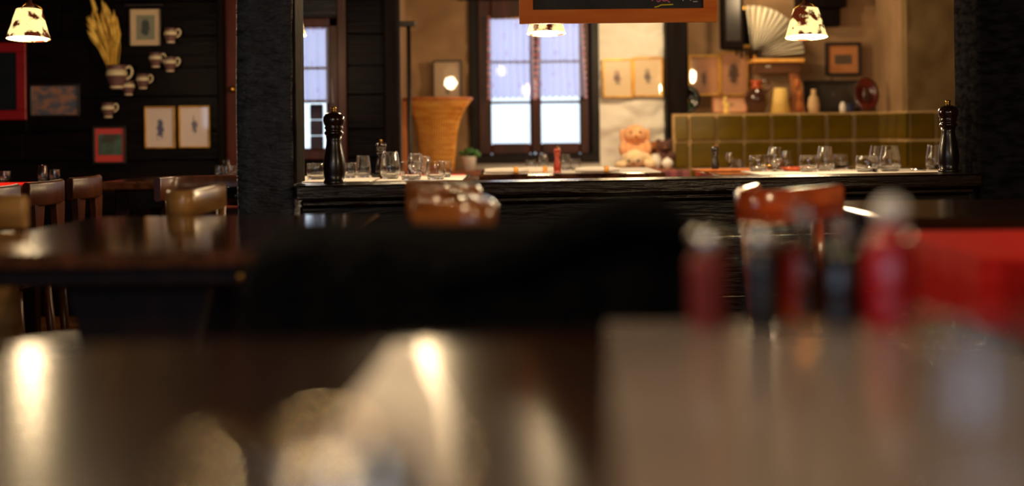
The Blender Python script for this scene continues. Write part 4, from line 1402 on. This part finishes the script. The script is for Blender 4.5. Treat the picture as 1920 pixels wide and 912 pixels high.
# ------------------------------------------------------------------ bench along the back wall
bx0, bx1 = X(752, 8.0), X(1262, 8.2) - 0.01
root = empty('slatted_bench', ((bx0 + bx1) / 2, 8.2, 0), 0, 'slatted brown bench running under the two-sash window', 'bench')
MB().box((0, 0, BZ - 0.015), (bx1 - bx0, 0.46, 0.03), bev=0.006).build('bench_top', M['bench'], root)
n_ = 40
w_ = (bx1 - bx0) / n_
sm = None
for k in range(n_):
    if sm is None:
        o = MB().box((0, 0, 0), (w_ - 0.006, 0.02, BZ - 0.05), bev=0.003).build('slat', M['bench'], root); sm = o.data
    else:
        o = bpy.data.objects.new('slat', sm); o.parent = root; COL.objects.link(o)
    o.location = (-(bx1 - bx0) / 2 + w_ * (k + 0.5), -0.2, (BZ - 0.03) / 2)
o = MB().box((0, 0, 0), (X(1292, 7.97) - X(1150, 7.97), 0.03, 0.1), bev=0.012, seg=2).build('striped_blanket', M['stripe'], None, (X(1221, 7.97), 7.945, BZ - 0.055))
tag(o, 'red and purple striped blanket hanging over the bench below the soft toys', 'blanket')

# wicker basket
zb, zt = BZ, P(820, 186, 8.1).z
H = zt - zb
prf = [(0.086, 0), (0.09, 0.1), (0.098, 0.3), (0.106, 0.5), (0.125, 0.7), (0.157, 0.88), (0.196, 1.0)]
root = empty('wicker_basket', (X(820, 8.1), 8.1, BZ), 0, 'tall flared wicker basket standing on the bench', 'basket')
MB().lathe([(0, 0.004)] + [(r, z_ * H) for r, z_ in prf] + [(r - 0.008, z_ * H) for r, z_ in reversed(prf)] + [(0, 0.012)], seg=48).build('woven_wall', M['wicker'], root)
st = MB()
for k in range(56):
    a_ = 2 * PI * k / 56
    st.tube([((r + 0.003) * math.cos(a_), (r + 0.003) * math.sin(a_), z_ * H) for r, z_ in prf], 0.0042, 5)
tag(st.build('stakes', M['wicker'], root), kind='stuff')
we = MB()
for q_ in range(14):
    zz = 0.05 + q_ * 0.07
    r = [a + (b_ - a) * ((zz - za) / (zb_ - za)) for (a, za), (b_, zb_) in zip(prf, prf[1:]) if za <= zz <= zb_][0]
    we.tube([((r + 0.003) * math.cos(2 * PI * k / 40), (r + 0.003) * math.sin(2 * PI * k / 40), zz * H) for k in range(41)], 0.003, 5, cap=False)
tag(we.build('weavers', M['wicker'], root), kind='stuff')
MB().tube([(0.196 * math.cos(2 * PI * k / 48), 0.196 * math.sin(2 * PI * k / 48), H) for k in range(49)], 0.009, 8, cap=False).build('rim', M['wicker_orange'], root)

# white pot with plant
p = P(880, 319, 8.15)
root = empty('potted_plant', (p.x, 8.15, BZ), 0, 'little green plant in a white pot right of the wicker basket', 'plant')
MB().lathe([(0, 0), (0.034, 0), (0.042, 0.075), (0.044, 0.08), (0.039, 0.08), (0.036, 0.06), (0, 0.058)], seg=24).build('pot', M['china'], root)
lf = MB()
for k in range(16):
    a_ = k * 2.4
    e_ = random.uniform(0.3, 1.2)
    tip = Vector((math.cos(a_) * math.cos(e_) * 0.07, math.sin(a_) * math.cos(e_) * 0.07, 0.07 + math.sin(e_) * 0.07))
    lf.ball(Vector((0, 0, 0.07)).lerp(tip, 0.75), 0.02, 8, (1, 0.8, 0.5))
    lf.tube([(0, 0, 0.06), tip], 0.002, 4)
lf.build('foliage', M['leaf'], root)


# ------------------------------------------------------------------ soft toys
def blob(name, balls, m, parent, vox=0.006):
    b = MB()
    for c, r, sc in balls: b.ball(c, r, 20, sc)
    o = b.build(name, m, parent)
    md = o.modifiers.new('merge', 'REMESH'); md.mode = 'VOXEL'; md.voxel_size = vox; md.use_smooth_shade = True
    md2 = o.modifiers.new('soften', 'SMOOTH'); md2.iterations = 4
    return o


def toy(px, d, label, k, body, nose, name='soft_toy', ears='round', rz=0.0, z=None):
    root = empty(name, (X(px, d), d, BZ if z is None else z), rz, label, 'soft toy')
    bl = [((0, 0, 0.07 * k), 0.062 * k, (1, 0.85, 1.15)), ((0, -0.012 * k, 0.165 * k), 0.052 * k, (1.1, 0.95, 0.95)),
          ((-0.045 * k, -0.05 * k, 0.03 * k), 0.028 * k, (0.9, 1.5, 0.9)), ((0.045 * k, -0.05 * k, 0.03 * k), 0.028 * k, (0.9, 1.5, 0.9)),
          ((-0.06 * k, -0.03 * k, 0.095 * k), 0.022 * k, (1, 1.2, 1.7)), ((0.06 * k, -0.03 * k, 0.095 * k), 0.022 * k, (1, 1.2, 1.7)),
          ((0, -0.055 * k, 0.155 * k), 0.024 * k, (1.1, 1, 0.8))]
    if ears == 'round':
        bl += [((-0.045 * k, 0, 0.21 * k), 0.02 * k, (1, 0.6, 1)), ((0.045 * k, 0, 0.21 * k), 0.02 * k, (1, 0.6, 1))]
    else:
        bl += [((-0.062 * k, -0.005 * k, 0.16 * k), 0.018 * k, (0.8, 0.7, 2.0)), ((0.062 * k, -0.005 * k, 0.16 * k), 0.018 * k, (0.8, 0.7, 2.0))]
    blob('body', bl, M[body], root)
    for s_ in (-1, 1): MB().ball((s_ * 0.022 * k, -0.058 * k, 0.178 * k), 0.0065 * k, 10).build('eye', M['black_glaze'], root)
    MB().ball((0, -0.078 * k, 0.158 * k), 0.008 * k, 10, (1.2, 0.8, 0.8)).build('nose', M[nose], root)
    return root


# lamb lying in front, its face to the room
root = empty('soft_toy', (X(1189, 8.05), 8.05, BZ), 0.0, 'cream plush animal lying on the bench with a dark-eyed face', 'soft toy')
blob('body', [((0.03, 0.06, 0.05), 0.055, (1.5, 1.2, 0.9)), ((0, -0.02, 0.058), 0.056, (1.15, 0.9, 0.95)), ((-0.08, -0.03, 0.025), 0.026, (1.4, 1, 0.9)), ((0.085, -0.03, 0.028), 0.028, (1.2, 1, 1)), ((-0.06, 0, 0.06), 0.02, (0.8, 0.6, 1.6)), ((0.062, 0, 0.06), 0.02, (0.8, 0.6, 1.6))], M['plush_cream'], root)
for s_ in (-1, 1): MB().ball((s_ * 0.026 - 0.012, -0.069, 0.05), 0.0075, 10).build('eye', M['black_glaze'], root)
MB().ball((-0.012, -0.074, 0.034), 0.009, 10, (1.2, 0.7, 0.8)).build('nose', M['plush_brown'], root)
toy(1190, 8.27, 'peach plush toy sitting upright behind the cream plush animal', 1.18, 'plush_peach', 'plush_brown', ears='long', z=BZ)
toy(1222, 8.33, 'brown plush bear behind the cream plush animal, at its right', 0.72, 'plush_brown', 'plush_dark')
toy(1245, 8.2, 'dark brown plush bear next to the green tiles', 0.75, 'plush_dark', 'plush_brown')
p = P(1229, 316, 8.1)
o = MB().lathe([(0, 0), (0.022, 0), (0.03, 0.03), (0.03, 0.06), (0.02, 0.078), (0.022, 0.084), (0, 0.084)], seg=24).build('china_jar', M['china'], None, (p.x, 8.08, BZ))
tag(o, 'white china jar right of the cream plush animal', 'jar')
o = MB().lathe([(0, 0), (0.02, 0), (0.033, 0.02), (0.034, 0.035), (0.022, 0.055), (0.008, 0.058), (0.008, 0.064), (0, 0.066)], seg=24).build('china_pot', M['china'], None, (X(1250, 8.1), 8.08, BZ))
tag(o, 'small round white china pot close to the green tiles', 'pot')

# ------------------------------------------------------------------ green tiled stove
SZ = P(1450, 212, 8.2).z
SY = 8.2
sx0, sx1 = X(1263, SY), X(1650, SY)
ex, ey = X(1702, 7.75), 7.75
root = empty('tiled_stove', ((sx0 + sx1) / 2, SY, 0), 0, 'olive green tiled stove bench below the shelf of ornaments', 'stove')
ox = (sx0 + sx1) / 2
core = MB()
t = bmesh.new()
pl = [(sx0, SY + 0.012), (sx1, SY + 0.012), (ex, ey + 0.012), (X(2010, ey), ey + 0.012), (X(2010, ey), CY + 0.005), (CX + 0.005, CY + 0.005), (XN1, Y_NICHE - 0.03), (sx0, Y_NICHE - 0.03)]
a_ = [t.verts.new((x - ox, y - SY, 0.0)) for x, y in pl]
b_ = [t.verts.new((x - ox, y - SY, SZ)) for x, y in pl]
t.faces.new(a_[::-1]); t.faces.new(b_)
for k in range(len(pl)): t.faces.new((a_[k], a_[(k + 1) % len(pl)], b_[(k + 1) % len(pl)], b_[k]))
bmesh.ops.recalc_face_normals(t, faces=t.faces)
core.merge(t)
core.build('grout_core', M['grout'], root)
TW = 51.2 * SY / F
TH = 0.156
gap = 0.016
tm = {}


def tile(cx, cy, cz, w, rz):
    key = round(w, 4)
    if key not in tm:
        o = MB().box((0, 0, 0), (w - gap, 0.024, TH - gap), bev=0.005, seg=2).build('tile', M['tile'], root)
        tm[key] = o.data
    else:
        o = bpy.data.objects.new('tile', tm[key]); o.parent = root; COL.objects.link(o)
    o.location = (cx - ox, cy - SY, cz)
    o.rotation_euler = (0, 0, rz)


xs = [sx0, X(1292, SY)]
while xs[-1] + TW < sx1 + 0.02: xs.append(xs[-1] + TW)
xs[-1] = sx1
for r_ in range(6):
    cz = SZ - 0.004 - TH * (r_ + 0.5)
    for x0_, x1_ in zip(xs, xs[1:]): tile((x0_ + x1_) / 2, SY, cz, x1_ - x0_, 0)
    L = math.hypot(ex - sx1, ey - SY)
    n3 = 3
    az = math.atan2(ey - SY, ex - sx1)
    for k in range(n3):
        f_ = (k + 0.5) / n3
        tile(sx1 + (ex - sx1) * f_, SY + (ey - SY) * f_, cz, L / n3, az)
    tw2 = 52 * ey / F
    for k in range(5): tile(ex + tw2 * (k + 0.5), ey, cz, tw2, 0)

# things on the stove shelf
SD = 8.42


def shelf_x(px, d=SD): return X(px, d)


def plate(px, py, rpx, d, label, m, rim, motif=None, sq=1.0, lean=0.12):
    r = rpx * d / F
    root = empty('display_plate', (shelf_x(px, d), d, SZ), 0, label, 'plate')
    mt = Matrix.Rotation(PI / 2 - lean, 4, 'X') @ Matrix.Diagonal((sq, 1, 1, 1))
    MB().lathe([(0, 0), (r * 0.62, 0), (r * 0.7, 0.006), (r, 0.016), (r, 0.022), (r * 0.68, 0.012), (r * 0.6, 0.006), (0, 0.006)], (0, 0.0, r + 0.002), 36, mt).build('dish', m, root)
    MB().lathe([(r * 0.96, 0.0165), (r * 1.0, 0.018), (r * 1.0, 0.023), (r * 0.96, 0.023)], (0, 0, r + 0.002), 36, mt).build('rim', rim, root)
    if motif:
        for (x, z_, rr, mm) in motif:
            MB().ball((x * r, -0.012 - 0.006, r + z_ * r), rr * r, 10, (0.8, 0.12, 1.3)).build('motif', mm, root)
    return root


plate(1286, 185, 27, 8.38, 'black plate with a painted figure, left end of the stove shelf', M['black_glaze'], M['iron'], [(-0.15, 0.3, 0.2, M['plush_peach']), (0, -0.1, 0.28, M['parchment']), (0.15, -0.5, 0.22, M['leaf'])])
plate(1624, 178, 32, 8.3, 'oval red-brown plate at the right end of the stove shelf', M['red_brown_glaze'], M['brown_glaze'], [(0, 0, 0.35, M['brown_glaze'])], sq=0.72)


def figurine(px, d, hpx, label, m, name='figurine'):
    h = hpx * d / F
    root = empty(name, (shelf_x(px, d), d, SZ), 0, label, 'figurine')
    blob('body', [((0, 0, h * 0.12), h * 0.16, (1.2, 1, 0.8)), ((0, 0, h * 0.38), h * 0.15, (1, 0.8, 1.6)), ((-0.02 * 0.5, 0, h * 0.62), h * 0.13, (1.1, 0.8, 1)), ((-h * 0.04, 0, h * 0.86), h * 0.12, (1, 1, 1.1)), ((h * 0.12, -h * 0.05, h * 0.5), h * 0.06, (1, 1, 2))], m, root, 0.004)
    MB().lathe([(0, 0), (h * 0.22, 0), (h * 0.22, h * 0.04), (0, h * 0.05)], seg=18).build('base', M['gold'], root)
    return root


figurine(1362, 8.34, 33, 'small golden figurine in front of the pale card on the stove shelf', M['parchment'])
r = 22.5 * SD / F
hh = 62 * SD / F
root = empty('round_jug', (shelf_x(1418), SD - 0.02, SZ), 0, 'round dark brown jug with an orange neck on the stove shelf', 'jug')
MB().lathe([(0, 0), (r * 0.6, 0), (r * 0.68, hh * 0.06), (r, hh * 0.36), (r * 1.02, hh * 0.48), (r * 0.88, hh * 0.64), (r * 0.5, hh * 0.76)], seg=32).build('body', M['brown_glaze'], root)
MB().lathe([(r * 0.5, hh * 0.76), (r * 0.4, hh * 0.82), (r * 0.42, hh * 0.92), (r * 0.52, hh), (r * 0.46, hh), (r * 0.34, hh * 0.84), (0, hh * 0.8)], seg=28).build('neck', M['chair_red'], root)
MB().tube(smooth([Vector(q_) for q_ in ((r * 0.45, 0, hh * 0.95), (r * 0.95, 0, hh * 0.98), (r * 1.1, 0, hh * 0.8), (r * 0.85, 0, hh * 0.66))], 5), 0.008, 8).build('handle', M['brown_glaze'], root)
h_ = 47 * SD / F
root = empty('parchment_shade', (shelf_x(1462), SD - 0.03, SZ), 0, 'yellow parchment cone on the stove shelf right of the round jug', 'ornament')
MB().lathe([(0.058, 0), (0.06, 0), (0.036, h_), (0.034, h_), (0.058, 0.0)], seg=32).build('cone', M['parchment'], root)
MB().lathe([(0, 0), (0.05, 0), (0.05, 0.006), (0, 0.007)], seg=24).build('foot', M['pine'], root)
root = empty('carved_board', (shelf_x(1491, 8.55), 8.5, SZ), 0, 'tall carved brown wooden board leaning on the stove shelf', 'carving')
hb_ = 78 * 8.5 / F
MB().prism([(-0.035, 0), (0.05, 0), (0.035, hb_ * 0.4), (0.03, hb_ * 0.7), (0.0, hb_), (-0.045, hb_ * 0.98), (-0.03, hb_ * 0.5)], -0.012, 0.012).build('board_blade', M['pine'], root)
blob('carved_relief', [((0.01, -0.016, hb_ * 0.16), 0.022, (1, 0.6, 1.6)), ((0.012, -0.016, hb_ * 0.4), 0.016, (1, 0.6, 2)), ((0, -0.014, hb_ * 0.72), 0.016, (1, 0.6, 2))], M['wicker_orange'], root, 0.004)
h_ = 44 * SD / F
o = MB().lathe([(0, 0), (0.03, 0), (0.036, h_ * 0.3), (0.03, h_ * 0.62), (0.014, h_ * 0.8), (0.016, h_ * 0.98), (0.012, h_), (0, h_ * 0.96)], seg=24).build('bottle_vase', M['pale_stone'], None, (shelf_x(1523), SD - 0.05, SZ))
tag(o, 'pale bottle-shaped vase before the wide dark landscape', 'vase')
o = MB().lathe([(0, 0), (0.03, 0), (0.036, 0.02), (0.03, 0.045), (0.034, 0.05), (0, 0.046)], seg=20).build('blue_pot', M['blue_glaze'], None, (shelf_x(1585), SD - 0.1, SZ))
tag(o, 'tiny blue pot before the wide dark landscape', 'pot')
o = MB().lathe([(0, 0), (0.018, 0), (0.02, 0.04), (0.012, 0.052), (0.013, 0.06), (0, 0.058)], seg=20).build('white_pot', M['china'], None, (shelf_x(1572), SD - 0.12, SZ))
tag(o, 'tiny white pot left of the blue pot on the stove shelf', 'pot')

# wall shelf with the pleated fan
FD = 8.5
fx, fz = P(1412, 108, FD).x, P(1412, 108, FD).z
root = empty('bracket_shelf', (P(1456, 112, FD).x, FD + 0.03, fz - 0.035), 0, 'small wooden wall shelf with a box front below the pleated fan', 'shelf')
sw = X(1502, FD) - X(1410, FD)
MB().box((0, 0, 0.012), (sw + 0.02, 0.2, 0.022), bev=0.005).build('shelf_board', M['wicker'], root)
MB().box((0.005, 0.02, -0.032), (sw - 0.02, 0.14, 0.062), bev=0.004).build('drawer', M['box_wood'], root)
for s_ in (-1, 0.4): MB().ball((-0.05 + s_ * 0.012, -0.055, -0.02), 0.007, 10).build('drawer_knob', M['china'], root)
root = empty('pleated_fan', (fx, FD, fz - 0.008), 0, 'open white pleated fan standing on the wall shelf beside the right lamp', 'fan')
t = bmesh.new()
R_ = 98 * FD / F
npl = 30
vin, vout = [], []
for k in range(npl + 1):
    a_ = math.radians(4 + 94 * k / npl)
    off = 0.02 if k % 2 else -0.02
    vin.append(t.verts.new((0.03 * math.cos(a_), off * 0.2, 0.03 * math.sin(a_) + 0.01)))
    rr = R_ * (1.0 if k % 2 else 0.965)
    vout.append(t.verts.new((rr * math.cos(a_), off, rr * math.sin(a_) + 0.01)))
ribs = [math.radians(4 + 94 * (k + 0.5) / 13) for k in range(13)]
for k in range(npl): t.faces.new((vin[k], vin[k + 1], vout[k + 1], vout[k]))
b = MB(); b.bm.free(); b.bm = t
o = b.build('pleats', mat('fan_paper', (232, 224, 204), 0.7), root)
md = o.modifiers.new('thickness', 'SOLIDIFY'); md.thickness = 0.002
for q_ in ribs:
    MB().tube([(0.01 * math.cos(q_), -0.026, 0.01 + 0.01 * math.sin(q_)), (R_ * 0.96 * math.cos(q_), -0.026, R_ * 0.96 * math.sin(q_) + 0.01)], [0.002, 0.0045], 5).build('rib', M['black_frame'], root)
gs = MB()
for a_ in (4, 98):
    q_ = math.radians(a_)
    gs.tube([(0, 0, 0.01), (R_ * math.cos(q_), 0, R_ * math.sin(q_) + 0.01)], [0.008, 0.006], 6)
gs.build('guard_stick', M['black_frame'], root)
MB().ball((0.01, -0.01, 0.015), 0.015, 12).build('pivot', M['brass'], root)
# dark wall cabinet and gilt frame left of the fan
a, b_ = P(1350, 93, DN), P(1388, -40, DN)
root = empty('clock_case', ((a.x + b_.x) / 2, DN - 0.05, a.z), 0, 'narrow dark wooden wall case left of the gilt frame and fan', 'wall case')
w_, h_ = b_.x - a.x, b_.z - a.z
MB().box((0, 0, h_ / 2), (w_, 0.12, h_), bev=0.005).build('case_body', M['beam'], root)
MB().box((0, -0.063, h_ * 0.5), (w_ * 0.7, 0.008, h_ * 0.8), bev=0.003).build('case_door', M['black_frame'], root)
for k in range(3): MB().tube([((k - 1) * 0.03 + 0.06, 0, 0), ((k - 1) * 0.03 + 0.06, 0, -0.04 - 0.02 * (k % 2))], 0.007, 6).build('hanging_rod', M['iron'], root)
picture(1386, 1413, 12, 90, DN - 0.05, 'narrow gilt frame with a dark panel just left of the fan', M['gold'], M['black_glaze'], 6, glazed=False, name='gilt_frame')
a, b_ = P(1490, 18, DN), P(1577, -60, DN)
root = empty('stepped_bracket', ((a.x + b_.x) / 2, DN - 0.06, a.z), 0, 'dark stepped wooden bracket on the wall above the right lamp', 'bracket')
MB().box((0, 0, (b_.z - a.z) / 2), (b_.x - a.x, 0.16, b_.z - a.z), bev=0.005).build('upper_block', M['beam'], root)
MB().box((X(1550, DN) - X(1534, DN), 0.02, -0.055), (X(1568, DN) - X(1530, DN), 0.1, 0.11), bev=0.005).build('lower_block', M['beam'], root)
# lintel stub over the window
o = tag(MB().box((X(1000, 8.4), 8.43, P(1000, -4, 8.4).z + 0.06), (X(1150, 8.4) - X(868, 8.4), 0.14, 0.13), bev=0.01).build('trim_5', M['beam']), kind='structure')
